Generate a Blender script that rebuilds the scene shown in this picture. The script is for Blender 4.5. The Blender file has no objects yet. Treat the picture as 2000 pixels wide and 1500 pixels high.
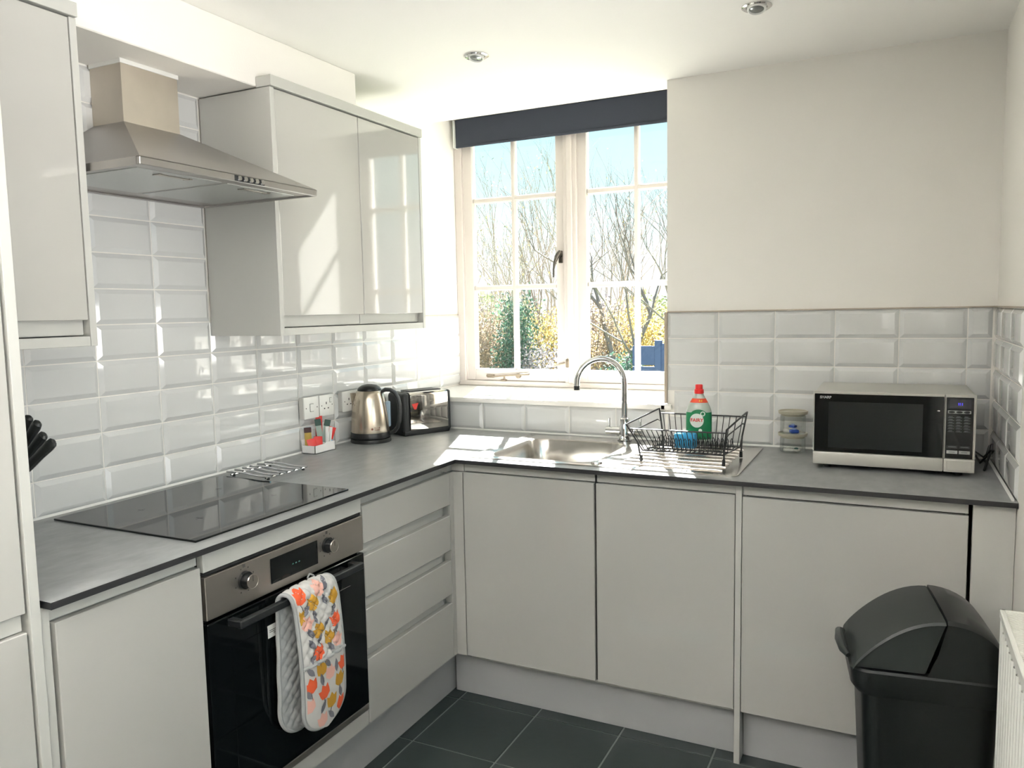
import bpy, bmesh, math, random
from mathutils import Vector, Matrix
sc = bpy.context.scene
C = sc.collection
PI = math.pi

# ---------------------------------------------------------------- camera
cam = bpy.data.cameras.new('camera')
cam.sensor_width = 36.0
cam.lens = 1520.634 / 2000 * 36
cam.clip_start = 0.05
cam.clip_end = 400
camo = bpy.data.objects.new('camera', cam)
C.objects.link(camo)
_r = Vector((0.89797562, 0.43964333, -0.01880211))
_u = Vector((-0.0246716, 0.09296045, 0.99536409))
_f = Vector((-0.43935304, 0.89334881, -0.09432292))
_m = Matrix((_r, _u, -_f)).transposed().to_4x4()
_m.translation = Vector((2.0198955, -3.01076355, 1.4349248))
camo.matrix_world = _m
sc.camera = camo

# ---------------------------------------------------------------- sky
w = bpy.data.worlds.new('sky'); sc.world = w
w.use_nodes = True
nt = w.node_tree
nt.nodes.clear()
tc = nt.nodes.new('ShaderNodeTexCoord')
sx = nt.nodes.new('ShaderNodeSeparateXYZ')
cr = nt.nodes.new('ShaderNodeValToRGB')
bg = nt.nodes.new('ShaderNodeBackground')
wo = nt.nodes.new('ShaderNodeOutputWorld')
nt.links.new(tc.outputs['Generated'], sx.inputs[0])
nt.links.new(sx.outputs['Z'], cr.inputs[0])
nt.links.new(cr.outputs[0], bg.inputs[0])
nt.links.new(bg.outputs[0], wo.inputs[0])
e = cr.color_ramp.elements
e[0].position = 0.0; e[0].color = (1.0, 1.0, 1.0, 1)
e[1].position = 1.0; e[1].color = (0.30, 0.62, 1.0, 1)
k = e.new(0.07); k.color = (0.90, 0.99, 1.0, 1)
k = e.new(0.15); k.color = (0.64, 0.95, 1.0, 1)
k = e.new(0.26); k.color = (0.48, 0.86, 1.0, 1)
bg.inputs[1].default_value = 0.93

# ---------------------------------------------------------------- sun, two added fill lights out of view, exposure
sl = bpy.data.lights.new('sun', 'SUN')
sl.energy = 96
sl.angle = math.radians(0.55)
sl.color = (1.0, 0.98, 0.95)
so = bpy.data.objects.new('sun', sl)
so.rotation_euler = Vector((0.40, -1.0, -1.1)).to_track_quat('-Z', 'Y').to_euler()
so.location = (-4, 10, 11)
C.objects.link(so)
al = bpy.data.lights.new('left_fill_light', 'AREA')  # added fill light outside the left wall, aimed up to brighten the ceiling
al.shape = 'RECTANGLE'; al.size = 1.0; al.size_y = 1.1
al.spread = math.radians(110)
al.energy = 375
al.color = (1.0, 0.99, 0.98)
ao = bpy.data.objects.new('left_fill_light', al)
ao.location = (-0.50, -3.30, 1.02)
ao.rotation_euler = (math.radians(128), 0, math.radians(-90))
C.objects.link(ao)

al2 = bpy.data.lights.new('side_fill_light', 'AREA')  # added fill light outside the right wall, brightens the left cabinet run
al2.shape = 'RECTANGLE'; al2.size = 1.3; al2.size_y = 1.1
al2.spread = math.radians(120)
al2.energy = 22.0
al2.color = (1.0, 0.99, 0.98)
ao2 = bpy.data.objects.new('side_fill_light', al2)
ao2.location = (2.82, -2.05, 0.98)
ao2.rotation_euler = (math.radians(108), 0, math.radians(90))
C.objects.link(ao2)

vs = sc.view_settings
sc.display_settings.display_device = 'sRGB'
vs.view_transform = 'Standard'; vs.look = 'None'; vs.gamma = 1.0
vs.use_curve_mapping = False
vs.exposure = 0.64
cy = sc.cycles
cy.use_denoising = True
cy.max_bounces = 6; cy.diffuse_bounces = 4; cy.glossy_bounces = 3
cy.transmission_bounces = 4; cy.transparent_max_bounces = 14
cy.use_adaptive_sampling = True; cy.adaptive_threshold = 0.06
cy.sample_clamp_indirect = 14.0
cy.caustics_reflective = True
cy.blur_glossy = 0.6
cy.caustics_refractive = False

# ---------------------------------------------------------------- helpers
def s(r, g, b):
    def f(c):
        c /= 255.0
        return c / 12.92 if c <= 0.04045 else ((c + 0.055) / 1.055) ** 2.4
    return (f(r), f(g), f(b))

MATS = {}
def pm(name, rgb, rough=0.5, metal=0.0, coat=0.0, spec=0.5, var=0.03, vscale=6.0, vstretch=(1, 1, 1),
       bump=0.0, bscale=80.0, bstretch=(1, 1, 1), emit=0.0, emit_col=None, rvar=0.0, sheen=0.0, transl=0.0):
    m = bpy.data.materials.new(name); m.use_nodes = True
    t = m.node_tree; N = t.nodes; L = t.links
    p = N['Principled BSDF']
    p.inputs['Roughness'].default_value = rough
    p.inputs['Metallic'].default_value = metal
    p.inputs['Coat Weight'].default_value = coat
    p.inputs['Coat Roughness'].default_value = 0.04
    p.inputs['Specular IOR Level'].default_value = spec
    p.inputs['Sheen Weight'].default_value = sheen
    co = N.new('ShaderNodeTexCoord')
    mp = N.new('ShaderNodeMapping'); mp.inputs['Scale'].default_value = vstretch
    L.new(co.outputs['Object'], mp.inputs[0])
    nz = N.new('ShaderNodeTexNoise'); nz.inputs['Scale'].default_value = vscale
    nz.inputs['Detail'].default_value = 5
    L.new(mp.outputs[0], nz.inputs['Vector'])
    mx = N.new('ShaderNodeMix'); mx.data_type = 'RGBA'
    mx.inputs[6].default_value = tuple(min(1, c * (1 - var)) for c in rgb) + (1,)
    mx.inputs[7].default_value = tuple(min(1, c * (1 + var)) for c in rgb) + (1,)
    L.new(nz.outputs['Fac'], mx.inputs[0])
    L.new(mx.outputs[2], p.inputs['Base Color'])
    if rvar:
        mr = N.new('ShaderNodeMapRange')
        mr.inputs[3].default_value = max(0.0, rough - rvar); mr.inputs[4].default_value = rough + rvar
        L.new(nz.outputs['Fac'], mr.inputs[0]); L.new(mr.outputs[0], p.inputs['Roughness'])
    if bump:
        mp2 = N.new('ShaderNodeMapping'); mp2.inputs['Scale'].default_value = bstretch
        L.new(co.outputs['Object'], mp2.inputs[0])
        n2 = N.new('ShaderNodeTexNoise'); n2.inputs['Scale'].default_value = bscale; n2.inputs['Detail'].default_value = 3
        L.new(mp2.outputs[0], n2.inputs['Vector'])
        b = N.new('ShaderNodeBump'); b.inputs['Strength'].default_value = bump; b.inputs['Distance'].default_value = 0.002
        L.new(n2.outputs['Fac'], b.inputs['Height']); L.new(b.outputs[0], p.inputs['Normal'])
    if emit:
        p.inputs['Emission Color'].default_value = (emit_col or rgb) + (1,)
        p.inputs['Emission Strength'].default_value = emit
    if transl:
        tr = N.new('ShaderNodeBsdfTranslucent'); ms = N.new('ShaderNodeMixShader')
        ms.inputs[0].default_value = transl
        L.new(mx.outputs[2], tr.inputs[0]); L.new(p.outputs[0], ms.inputs[1]); L.new(tr.outputs[0], ms.inputs[2])
        L.new(ms.outputs[0], N['Material Output'].inputs[0])
    MATS[name] = m
    return m

def glassmat(name, tint=(1, 1, 1), refl=1.0, rough=0.0):
    m = bpy.data.materials.new(name); m.use_nodes = True
    t = m.node_tree; N = t.nodes; L = t.links
    N.remove(N['Principled BSDF'])
    tr = N.new('ShaderNodeBsdfTransparent'); tr.inputs[0].default_value = tint + (1,)
    gl = N.new('ShaderNodeBsdfGlossy'); gl.inputs['Roughness'].default_value = rough
    fr = N.new('ShaderNodeFresnel'); fr.inputs[0].default_value = 1.45
    nz = N.new('ShaderNodeTexNoise'); nz.inputs['Scale'].default_value = 2.0
    mr = N.new('ShaderNodeMapRange'); mr.inputs[3].default_value = 0.9 * refl; mr.inputs[4].default_value = refl
    L.new(nz.outputs['Fac'], mr.inputs[0])
    mu = N.new('ShaderNodeMath'); mu.operation = 'MULTIPLY'
    L.new(fr.outputs[0], mu.inputs[0]); L.new(mr.outputs[0], mu.inputs[1])
    ms = N.new('ShaderNodeMixShader')
    L.new(mu.outputs[0], ms.inputs[0]); L.new(tr.outputs[0], ms.inputs[1]); L.new(gl.outputs[0], ms.inputs[2])
    L.new(ms.outputs[0], N['Material Output'].inputs[0])
    MATS[name] = m
    return m

OFF = {}
class B:
    def __init__(q): q.v = []; q.f = []; q.mi = []
    def add(q, vs, fs, m=0):
        o = len(q.v)
        q.v += [Vector(p) for p in vs]
        q.f += [tuple(i + o for i in f) for f in fs]
        q.mi += [m] * len(fs)
        return q
    def box(q, x0, x1, y0, y1, z0, z1, bev=0.0, m=0, seg=1):
        if x0 > x1: x0, x1 = x1, x0
        if y0 > y1: y0, y1 = y1, y0
        if z0 > z1: z0, z1 = z1, z0
        if bev:
            bm = bmesh.new(); bmesh.ops.create_cube(bm, size=1)
            for p in bm.verts:
                p.co = Vector(((x0 + x1) / 2 + p.co.x * (x1 - x0), (y0 + y1) / 2 + p.co.y * (y1 - y0), (z0 + z1) / 2 + p.co.z * (z1 - z0)))
            bmesh.ops.bevel(bm, geom=bm.edges[:], offset=bev, segments=seg, affect='EDGES', profile=0.5, clamp_overlap=True)
            bm.verts.index_update()
            q.add([p.co.copy() for p in bm.verts], [tuple(x.index for x in f.verts) for f in bm.faces], m)
            bm.free(); return q
        vs = [(x0, y0, z0), (x1, y0, z0), (x1, y1, z0), (x0, y1, z0), (x0, y0, z1), (x1, y0, z1), (x1, y1, z1), (x0, y1, z1)]
        return q.add(vs, [(0, 3, 2, 1), (4, 5, 6, 7), (0, 1, 5, 4), (1, 2, 6, 5), (2, 3, 7, 6), (3, 0, 4, 7)], m)
    def cyl(q, p0, p1, r0, r1=None, n=20, caps=True, m=0):
        r1 = r0 if r1 is None else r1
        p0 = Vector(p0); p1 = Vector(p1); d = (p1 - p0).normalized()
        a = d.orthogonal().normalized(); b = d.cross(a)
        vs = []
        for p, r in ((p0, r0), (p1, r1)):
            for i in range(n):
                t = 2 * PI * i / n
                vs.append(p + a * (r * math.cos(t)) + b * (r * math.sin(t)))
        fs = [(i, (i + 1) % n, n + (i + 1) % n, n + i) for i in range(n)]
        if caps: fs += [tuple(range(n - 1, -1, -1)), tuple(range(n, 2 * n))]
        return q.add(vs, fs, m)
    def tube(q, pts, r, n=8, closed=False, m=0):
        P = [Vector(p) for p in pts]; k = len(P)
        rs = r if isinstance(r, (list, tuple)) else [r] * k
        vs = []; up = None
        for i in range(k):
            if closed: d = P[(i + 1) % k] - P[i - 1]
            else: d = P[min(i + 1, k - 1)] - P[max(i - 1, 0)]
            if d.length < 1e-9: d = Vector((0, 0, 1))
            d.normalize()
            if up is None: up = d.orthogonal().normalized()
            up = up - d * up.dot(d)
            up = d.orthogonal().normalized() if up.length < 1e-6 else up.normalized()
            b = d.cross(up)
            for j in range(n):
                t = 2 * PI * j / n
                vs.append(P[i] + up * (rs[i] * math.cos(t)) + b * (rs[i] * math.sin(t)))
        fs = []
        for i in range(k if closed else k - 1):
            a0 = i * n; b0 = ((i + 1) % k) * n
            fs += [(a0 + j, a0 + (j + 1) % n, b0 + (j + 1) % n, b0 + j) for j in range(n)]
        if not closed: fs += [tuple(range(n - 1, -1, -1)), tuple(range((k - 1) * n, k * n))]
        return q.add(vs, fs, m)
    def lathe(q, prof, c=(0, 0, 0), n=32, m=0, sx=1.0, sy=1.0):
        c = Vector(c); vs = []
        for r, z in prof:
            for i in range(n):
                t = 2 * PI * i / n
                vs.append(c + Vector((r * sx * math.cos(t), r * sy * math.sin(t), z)))
        fs = []
        for i in range(len(prof) - 1):
            fs += [(i * n + j, i * n + (j + 1) % n, (i + 1) * n + (j + 1) % n, (i + 1) * n + j) for j in range(n)]
        if prof[0][0] > 1e-6: fs.append(tuple(range(n - 1, -1, -1)))
        if prof[-1][0] > 1e-6: fs.append(tuple(range((len(prof) - 1) * n, len(prof) * n)))
        return q.add(vs, fs, m)
    def prism(q, poly, ax, a0, a1, m=0):
        n = len(poly)
        def P(p, a):
            return {'x': (a, p[0], p[1]), 'y': (p[0], a, p[1]), 'z': (p[0], p[1], a)}[ax]
        vs = [P(p, a0) for p in poly] + [P(p, a1) for p in poly]
        fs = [(i, (i + 1) % n, n + (i + 1) % n, n + i) for i in range(n)] + [tuple(range(n - 1, -1, -1)), tuple(range(n, 2 * n))]
        return q.add(vs, fs, m)
    def grid(q, rows, closed_u=False, m=0):
        nu = len(rows); nv = len(rows[0])
        vs = [p for r in rows for p in r]; fs = []
        for i in range(nu if closed_u else nu - 1):
            for j in range(nv - 1):
                a = i * nv + j; b = ((i + 1) % nu) * nv + j
                fs.append((a, a + 1, b + 1, b))
        return q.add(vs, fs, m)
    def xf(q, M):
        q.v = [M @ p for p in q.v]; return q
    def mesh(q, name, mats, off=Vector((0, 0, 0)), ang=35, fix=True):
        me = bpy.data.meshes.new(name)
        me.from_pydata([tuple(p - off) for p in q.v], [], q.f)
        for x in (mats if isinstance(mats, (list, tuple)) else [mats]): me.materials.append(x)
        me.polygons.foreach_set('material_index', q.mi)
        if fix:
            bm = bmesh.new(); bm.from_mesh(me)
            bmesh.ops.recalc_face_normals(bm, faces=bm.faces[:])
            bm.to_mesh(me); bm.free()
        me.shade_smooth()
        me.set_sharp_from_angle(angle=math.radians(ang))
        me.update()
        return me
    def build(q, name, mats, parent=None, ang=35, fix=True):
        off = OFF.get(parent, Vector((0, 0, 0)))
        o = bpy.data.objects.new(name, q.mesh(name, mats, off, ang, fix))
        C.objects.link(o)
        o.parent = parent
        OFF[o] = off
        return o

def tag(o, label=None, cat=None, group=None, kind=None):
    if label: o['label'] = label
    if cat: o['category'] = cat
    if group: o['group'] = group
    if kind: o['kind'] = kind
    return o
def thing(name, label, cat, loc=(0, 0, 0), rz=None, group=None):
    o = bpy.data.objects.new(name, None); C.objects.link(o)
    o.empty_display_size = 0.05
    o.location = loc
    if rz is not None:
        o.rotation_euler = (0, 0, rz); OFF[o] = Vector((0, 0, 0))     # parts in local coordinates
    else:
        OFF[o] = Vector(loc)                                          # parts in room coordinates
    return tag(o, label, cat, group)
def struct(name, bb, m, label=None, parent=None):
    o = bb.build(name, m, parent)
    o['kind'] = 'structure'
    if label: o['label'] = label
    return o
def text(body, size, m, parent, M, extrude=0.0004, name='lettering', bold=0.0):
    cu = bpy.data.curves.new('t', 'FONT'); cu.body = body; cu.size = size; cu.extrude = extrude
    cu.align_x = 'CENTER'; cu.align_y = 'CENTER'; cu.offset = bold; cu.resolution_u = 3
    o = bpy.data.objects.new('t', cu); C.objects.link(o)
    dg = bpy.context.evaluated_depsgraph_get()
    me = bpy.data.meshes.new_from_object(o.evaluated_get(dg))
    bpy.data.objects.remove(o); bpy.data.curves.remove(cu)
    off = OFF.get(parent, Vector((0, 0, 0)))
    me.transform(Matrix.Translation(-off) @ M)
    me.materials.clear(); me.materials.append(m)
    me.name = name
    q = bpy.data.objects.new(name, me); C.objects.link(q); q.parent = parent; OFF[q] = off
    return q
def face_x(p):      # text plane facing +x, reading along +y
    return Matrix.Translation(Vector(p)) @ Matrix(((0, 0, 1), (1, 0, 0), (0, 1, 0))).to_4x4()
def face_ny(p):     # text plane facing -y, reading along +x
    return Matrix.Translation(Vector(p)) @ Matrix(((1, 0, 0), (0, 0, -1), (0, 1, 0))).to_4x4()

# ---------------------------------------------------------------- materials
wallp = pm('wall_paint', s(238, 235, 229), 0.75, var=0.015, vscale=2, bump=0.12, bscale=160)
ceilp = pm('ceiling_paint', s(246, 244, 240), 0.8, var=0.012, vscale=2, bump=0.1, bscale=150)
tilem = pm('white_glaze', s(211, 212, 211), 0.06, var=0.02, vscale=3, coat=0.3)
groutm = pm('grout', s(212, 211, 206), 0.8, var=0.04, vscale=40)
sealm = pm('white_sealant', s(232, 232, 228), 0.4)
gloss = pm('gloss_door', s(179, 178, 173), 0.06, var=0.012, vscale=1.5, coat=0.6)
carc = pm('carcass_white', s(200, 200, 194), 0.42, var=0.02, vscale=3)
panelm = pm('panel_white', s(188, 188, 183), 0.3, var=0.015, vscale=2)
plinthm = pm('plinth_grey', s(168, 169, 169), 0.25, var=0.02, vscale=3)
shadow_gap = pm('dark_gap', s(24, 24, 24), 0.8)
slate = pm('slate_tile', s(50, 58, 57), 0.42, var=0.22, vscale=5, bump=0.25, bscale=30, rvar=0.1)
floorg = pm('floor_grout', s(132, 137, 134), 0.8, var=0.06, vscale=30)
topm = pm('grey_laminate', s(145, 147, 147), 0.34, var=0.5, vscale=30, vstretch=(1, 0.5, 1), bump=0.08, bscale=120, rvar=0.06)
topedge = pm('dark_core', s(38, 38, 40), 0.5, var=0.06)
blackglass = pm('black_glass', s(10, 13, 14), 0.05, var=0.02, spec=0.32)
hobglass = pm('hob_glass', s(12, 14, 15), 0.035, var=0.02, spec=0.5)
blackpl = pm('black_plastic', s(24, 26, 27), 0.35, var=0.06, vscale=20)
satinblk = pm('satin_black', s(30, 32, 33), 0.42, var=0.06, vscale=15, bump=0.06, bscale=300)
steel = pm('brushed_steel', s(178, 172, 164), 0.30, metal=1, var=0.06, vscale=14, vstretch=(1, 0.12, 3), rvar=0.06, bump=0.03, bscale=60, bstretch=(1, 0.05, 12))
hoodsteel = pm('hood_steel', s(178, 175, 172), 0.38, metal=1, var=0.07, vscale=7, rvar=0.07, bump=0.03, bscale=50, bstretch=(1, 0.05, 10))
ovensteel = pm('oven_steel', s(172, 167, 161), 0.42, metal=1, var=0.05, vscale=14, vstretch=(1, 0.1, 4), rvar=0.05)
ductsteel = pm('chimney_steel', s(208, 200, 188), 0.5, metal=1, var=0.16, vscale=9, rvar=0.1)
sinksteel = pm('sink_steel', s(200, 196, 190), 0.22, metal=1, var=0.05, vscale=30, rvar=0.07)
chrome = pm('chrome', s(212, 212, 212), 0.06, metal=1, var=0.02)
mirrorst = pm('polished_steel', s(196, 192, 186), 0.04, metal=1, var=0.02)
kettlest = pm('kettle_steel', s(196, 184, 168), 0.24, metal=1, var=0.05, vscale=9, vstretch=(1, 1, 0.1), rvar=0.05)
silverpl = pm('silver_plastic', s(182, 181, 174), 0.38, metal=0.3, var=0.02)
wframe = pm('window_paint', s(212, 204, 199), 0.4, var=0.02, vscale=6, bump=0.05, bscale=60)
glass = glassmat('window_glass', (0.97, 0.985, 0.98), 0.7)
jarglass = glassmat('jar_glass', (0.93, 0.945, 0.935), 0.45)
sillp = pm('sill_paint', s(232, 229, 224), 0.35, var=0.02, vscale=4)
blindm = pm('blind_fabric', s(52, 57, 69), 0.85, var=0.05, vscale=200, bump=0.15, bscale=700)
white_pl = pm('white_plastic', s(228, 228, 224), 0.3, var=0.015)
white_en = pm('white_enamel', s(232, 232, 226), 0.28, var=0.015)
darkm = pm('dark_mark', s(40, 40, 40), 0.6)
# ================================================================ THE SETTING
W = 2.322; CZ = 2.295; YB = -5.5
# floor slab with separate slate tiles
fl = struct('floor', B().box(-0.1, W + 0.1, YB - 0.1, 0.0, -0.12, -0.0045), floorg, 'dark slate tiled kitchen floor')
FT = 0.3105; tsz = FT - 0.006
tq = B().box(-tsz / 2, tsz / 2, -tsz / 2, tsz / 2, -0.004, 0.0, 0.0012)
tme = tq.mesh('floor_tile', slate)
rnd = random.Random(3)
ix = 0
for i in range(-2, 6):
    for j in range(-1, 13):
        cx = 0.598 + (i + 0.5) * FT; cyy = -0.617 - (j + 0.5) * FT
        if cx - tsz / 2 < -0.02 or cx - tsz / 2 > W - 0.02: continue
        o = bpy.data.objects.new('floor_tile', tme); C.objects.link(o); o.parent = fl
        o.location = (cx, cyy, rnd.uniform(-0.0005, 0.0)); o.rotation_euler = (0, 0, rnd.choice([0, PI]))

wl = struct('wall_left', B().box(-0.14, 0, -2.82, 0.62, -0.1, 2.75).box(-0.14, 0, YB, -3.82, -0.1, 2.75).box(-0.14, 0, -3.82, -2.82, -0.1, 1.25).box(-0.14, 0, -3.82, -2.82, 2.16, 2.75), wallp, 'white left wall with bevelled white tiles')  # includes an unseen opening added to let the left fill light in
wb = struct('wall_back', B().box(1.2206, W + 0.14, 0, 0.62, -0.1, 2.75).box(0, 1.2206, 0, 0.62, -0.1, 1.031).box(0, 1.2206, 0.5, 0.62, 2.43, 2.75), wallp,
            'off-white window wall with tiled splashback')
wr = struct('wall_right', B().box(W, W + 0.14, -1.42, 0.0, -0.1, 2.75).box(W, W + 0.14, YB, -2.68, -0.1, 2.75).box(W, W + 0.14, -2.68, -1.42, -0.1, 1.12).box(W, W + 0.14, -2.68, -1.42, 2.1, 2.75), wallp, 'off-white right wall')  # includes an unseen opening added to let the side fill light in
struct('wall_rear', B().box(-0.14, W + 0.14, YB - 0.12, YB, -0.1, 2.75), pm('bounce_cut_taupe', s(128, 120, 110), 0.8, bump=0.1), 'unseen rear wall behind the viewer, darkened to taupe to cut bounced light')  # wall colour darkened to reduce bounced light on the lower doors
# ceiling, rising towards the window inside the reveal
ce = B().box(0, W, YB, 0.0, CZ, 2.75)
ce.prism([(0.0, CZ), (0.11, CZ), (0.56, 2.413), (0.56, 2.75), (0.0, 2.75)], 'x', 0.0, 1.2206)
struct('ceiling', ce, ceilp, 'white ceiling sloping up inside the window reveal')
struct('ceiling_bulkhead', B().box(0, 0.25, YB, -0.645, 2.13, CZ, 0.003), wallp, 'boxed-in white bulkhead above the wall cabinets')

# wall tiles: metro tiles with a bevelled face, each one its own piece
TC = {}
def tile_mesh(wd, ht):
    k = (round(wd, 4), round(ht, 4))
    if k in TC: return TC[k]
    a, b = wd / 2, ht / 2; i = min(0.013, wd * 0.3, ht * 0.3)
    q = B()
    def ring(dx, dz, y): return [(-dx, y, -dz), (dx, y, -dz), (dx, y, dz), (-dx, y, dz)]
    vs = ring(a, b, 0) + ring(a, b, -0.0008) + ring(a - i, b - i, -0.0078) + ring(a - i - .001, b - i - .001, -0.008)
    fs = []
    for r in range(3):
        fs += [(r * 4 + t, r * 4 + (t + 1) % 4, r * 4 + 4 + (t + 1) % 4, r * 4 + 4 + t) for t in range(4)]
    fs.append((12, 13, 14, 15))
    q.add(vs, fs)
    TC[k] = q.mesh('tile', tilem, ang=12)
    return TC[k]
GAP = 0.0030
tr = random.Random(11)
def put_tile(wall, a0, a1, z0, z1, side):
    wd = a1 - a0 - GAP; ht = z1 - z0 - GAP
    if wd < 0.012 or ht < 0.012: return
    o = bpy.data.objects.new('tile', tile_mesh(wd, ht)); C.objects.link(o); o.parent = wall
    m = (a0 + a1) / 2; z = (z0 + z1) / 2
    j = lambda: tr.uniform(-0.0035, 0.0035)
    if side == 'L': o.location = (0.0002, m, z); rz = PI / 2
    elif side == 'B': o.location = (m, -0.0002, z); rz = 0
    else: o.location = (W - 0.0002, m, z); rz = -PI / 2
    o.rotation_euler = (j() * 0.6, 0, rz + j() * 0.5)
QP = 0.2051; RP = 0.102
# left wall
ys = [-2.139] + [-1.7623 + QP * k for k in range(-1, 11) if -1.7623 + QP * k > -2.12] + [0.489]
zsL = [0.911, 1.0074] + [1.0074 + RP * k for k in range(1, 12)]
for a0, a1 in zip(ys[:-1], ys[1:]):
    for r, (z0, z1) in enumerate(zip(zsL[:-1], zsL[1:])):
        hood = a0 > -1.78 and a1 < -1.13
        if not hood and r > 4: break
        lo = z0
        if a0 > -0.035: lo = max(z0, 1.058)
        if a0 < 0 < a1 and z0 < 1.055: a1_ = -0.002
        else: a1_ = a1
        hi = min(z1, 2.127)
        if hi - lo < 0.015: continue
        put_tile(wl, a0, a1_, lo, hi, 'L')
# back wall: strip under the sill, then the splashback to the right
xs = [0.012, 0.1887, 0.3938, 0.5989, 0.8040, 1.0091, 1.2142]
for a0, a1 in zip(xs[:-1], xs[1:]): put_tile(wb, a0, a1, 0.911, 1.031, 'B')
xs = [1.2226] + [1.4193 + QP * k for k in range(5)] + [W - 0.010]
zb = [0.911] + [1.4149 - RP * k for k in range(4, -1, -1)]
for a0, a1 in zip(xs[:-1], xs[1:]):
    for z0, z1 in zip(zb[:-1], zb[1:]):
        if a0 < 1.25 and z0 < 1.03: a_ = a0 + (0.026 if z1 > 1.034 and z0 > 1.0 else 0)
        else: a_ = a0
        put_tile(wb, a_, a1, z0, z1, 'B')
# right wall
for a0, a1 in ((-0.2017, -0.010), (-0.4188, -0.2017), (-0.630, -0.4188)):
    for z0, z1 in zip(zb[:-1], zb[1:]): put_tile(wr, a0, a1, z0, z1, 'R')
trimm = pm('beige_trim', s(176, 164, 148), 0.45, var=0.04)
struct('trim_1', B().box(1.2226, W, -0.0095, 0, 1.4155, 1.4195).box(W - 0.0095, W, -0.632, 0, 1.4155, 1.4195), trimm, 'thin beige tile trim along the top of the splashback')
struct('trim_2', B().box(1.2115, 1.2226, -0.010, 0.004, 1.058, 1.4155, 0.001), trimm, 'thin beige tile trim on the corner right of the window')
struct('trim_3', B().box(0.0, 0.006, -0.3, 0.489, 1.4155, 1.4185), trimm, 'thin tile trim under the window reveal')
# window sill
si = B().box(0.0, 1.2206, -0.03, 0.50, 1.033, 1.055, 0.004, seg=2)
si.box(1.2, 1.2448, -0.03, -0.0095, 1.033, 1.055, 0.004, seg=2)
struct('window_sill', si, sillp, 'white painted wooden window sill in bright sun')

# ---------------------------------------------------------------- the casement window
win = bpy.data.objects.new('window_1', None); C.objects.link(win)
tag(win, 'white two-leaf casement window with small panes above the sink', kind='structure')
win.location = (0.61, 0.5, 1.055); OFF[win] = Vector(win.location)
ZT = 2.40
fr = B()
fr.box(0.0, 0.040, 0.478, 0.56, 1.055, ZT + 0.03, 0.003).box(0.012, 0.046, 0.49, 0.56, 1.078, ZT, 0.002)
fr.box(1.182, 1.2206, 0.478, 0.56, 1.055, ZT + 0.03, 0.003)
fr.box(0.0, 1.2206, 0.472, 0.56, 1.055, 1.080, 0.004).box(0.0, 1.2206, 0.48, 0.56, ZT - 0.03, ZT + 0.03, 0.003)
fr.build('window_frame', wframe, win)
mu = B().box(0.592, 0.660, 0.476, 0.56, 1.07, ZT, 0.004).box(0.612, 0.640, 0.466, 0.48, 1.075, ZT, 0.004)
mu.build('mullion', wframe, win)
def sash(x0, x1, gx0, gx1, bx, name):
    z0, z1, g0, g1 = 1.0805, ZT - 0.031, 1.139, ZT - 0.075
    q = B()
    q.box(x0, gx0, 0.492, 0.535, z0, z1, 0.003).box(gx1, x1, 0.492, 0.535, z0, z1, 0.003)
    q.box(gx0 - .002, gx1 + .002, 0.4925, 0.535, z0, g0, 0.003).box(gx0 - .002, gx1 + .002, 0.4925, 0.535, g1, z1, 0.003)
    so_ = q.build(name, wframe, win)
    zs_ = [g0, 1.548, 1.984, g1]
    for zz in zs_[1:3]:
        B().box(gx0, gx1, 0.497, 0.530, zz - 0.013, zz + 0.013, 0.005).build('glazing_bar', wframe, so_)
    B().box(bx - 0.011, bx + 0.011, 0.496, 0.531, g0, g1, 0.005).build('glazing_bar', wframe, so_)
    for a, b in ((gx0, bx - 0.011), (bx + 0.011, gx1)):
        for c, d in zip(zs_[:-1], zs_[1:]):
            B().box(a - .003, b + .003, 0.512, 0.516, c + 0.008, d - 0.008).build('pane', glass, so_)
    return so_
sL = sash(0.0415, 0.598, 0.092, 0.548, 0.319, 'sash')
sR = sash(0.654, 1.1805, 0.704, 1.142, 0.945, 'sash')
pewter = pm('pewter', s(96, 92, 86), 0.35, metal=1, var=0.1)
cf = B().box(0.562, 0.582, 0.484, 0.493, 1.655, 1.715, 0.003).cyl((0.572, 0.486, 1.69), (0.572, 0.466, 1.69), 0.010)
cf.tube([(0.580, 0.466, 1.712), (0.574, 0.462, 1.70), (0.564, 0.458, 1.685), (0.553, 0.457, 1.655), (0.547, 0.459, 1.625), (0.545, 0.462, 1.588)], [0.008, 0.011, 0.011, 0.007, 0.005, 0.004], 10)
cf.build('casement_fastener', pewter, sL)
stm = pm('worn_brass', s(140, 128, 112), 0.4, metal=0.6, var=0.1)
st = B().tube([(0.16, 0.484, 1.106), (0.20, 0.478, 1.102), (0.29, 0.476, 1.110), (0.40, 0.476, 1.118)], [0.007, 0.004, 0.004, 0.005], 8)
st.box(0.16, 0.20, 0.482, 0.493, 1.096, 1.112, 0.002).cyl((0.255, 0.49, 1.086), (0.255, 0.49, 1.105), 0.004).box(0.24, 0.27, 0.478, 0.493, 1.080, 1.088, 0.002)
st.cyl((0.338, 0.493, 1.108), (0.338, 0.476, 1.108), 0.012)
st.build('casement_stay', stm, sL)
lt = B().box(0.600, 0.618, 0.462, 0.478, 1.155, 1.195, 0.003).cyl((0.609, 0.462, 1.182), (0.609, 0.455, 1.182), 0.005)
lt.tube([(0.595, 0.484, 1.176), (0.57, 0.482, 1.17), (0.53, 0.482, 1.158)], 0.004, 8)
lt.build('window_latch', stm, sL)

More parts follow.
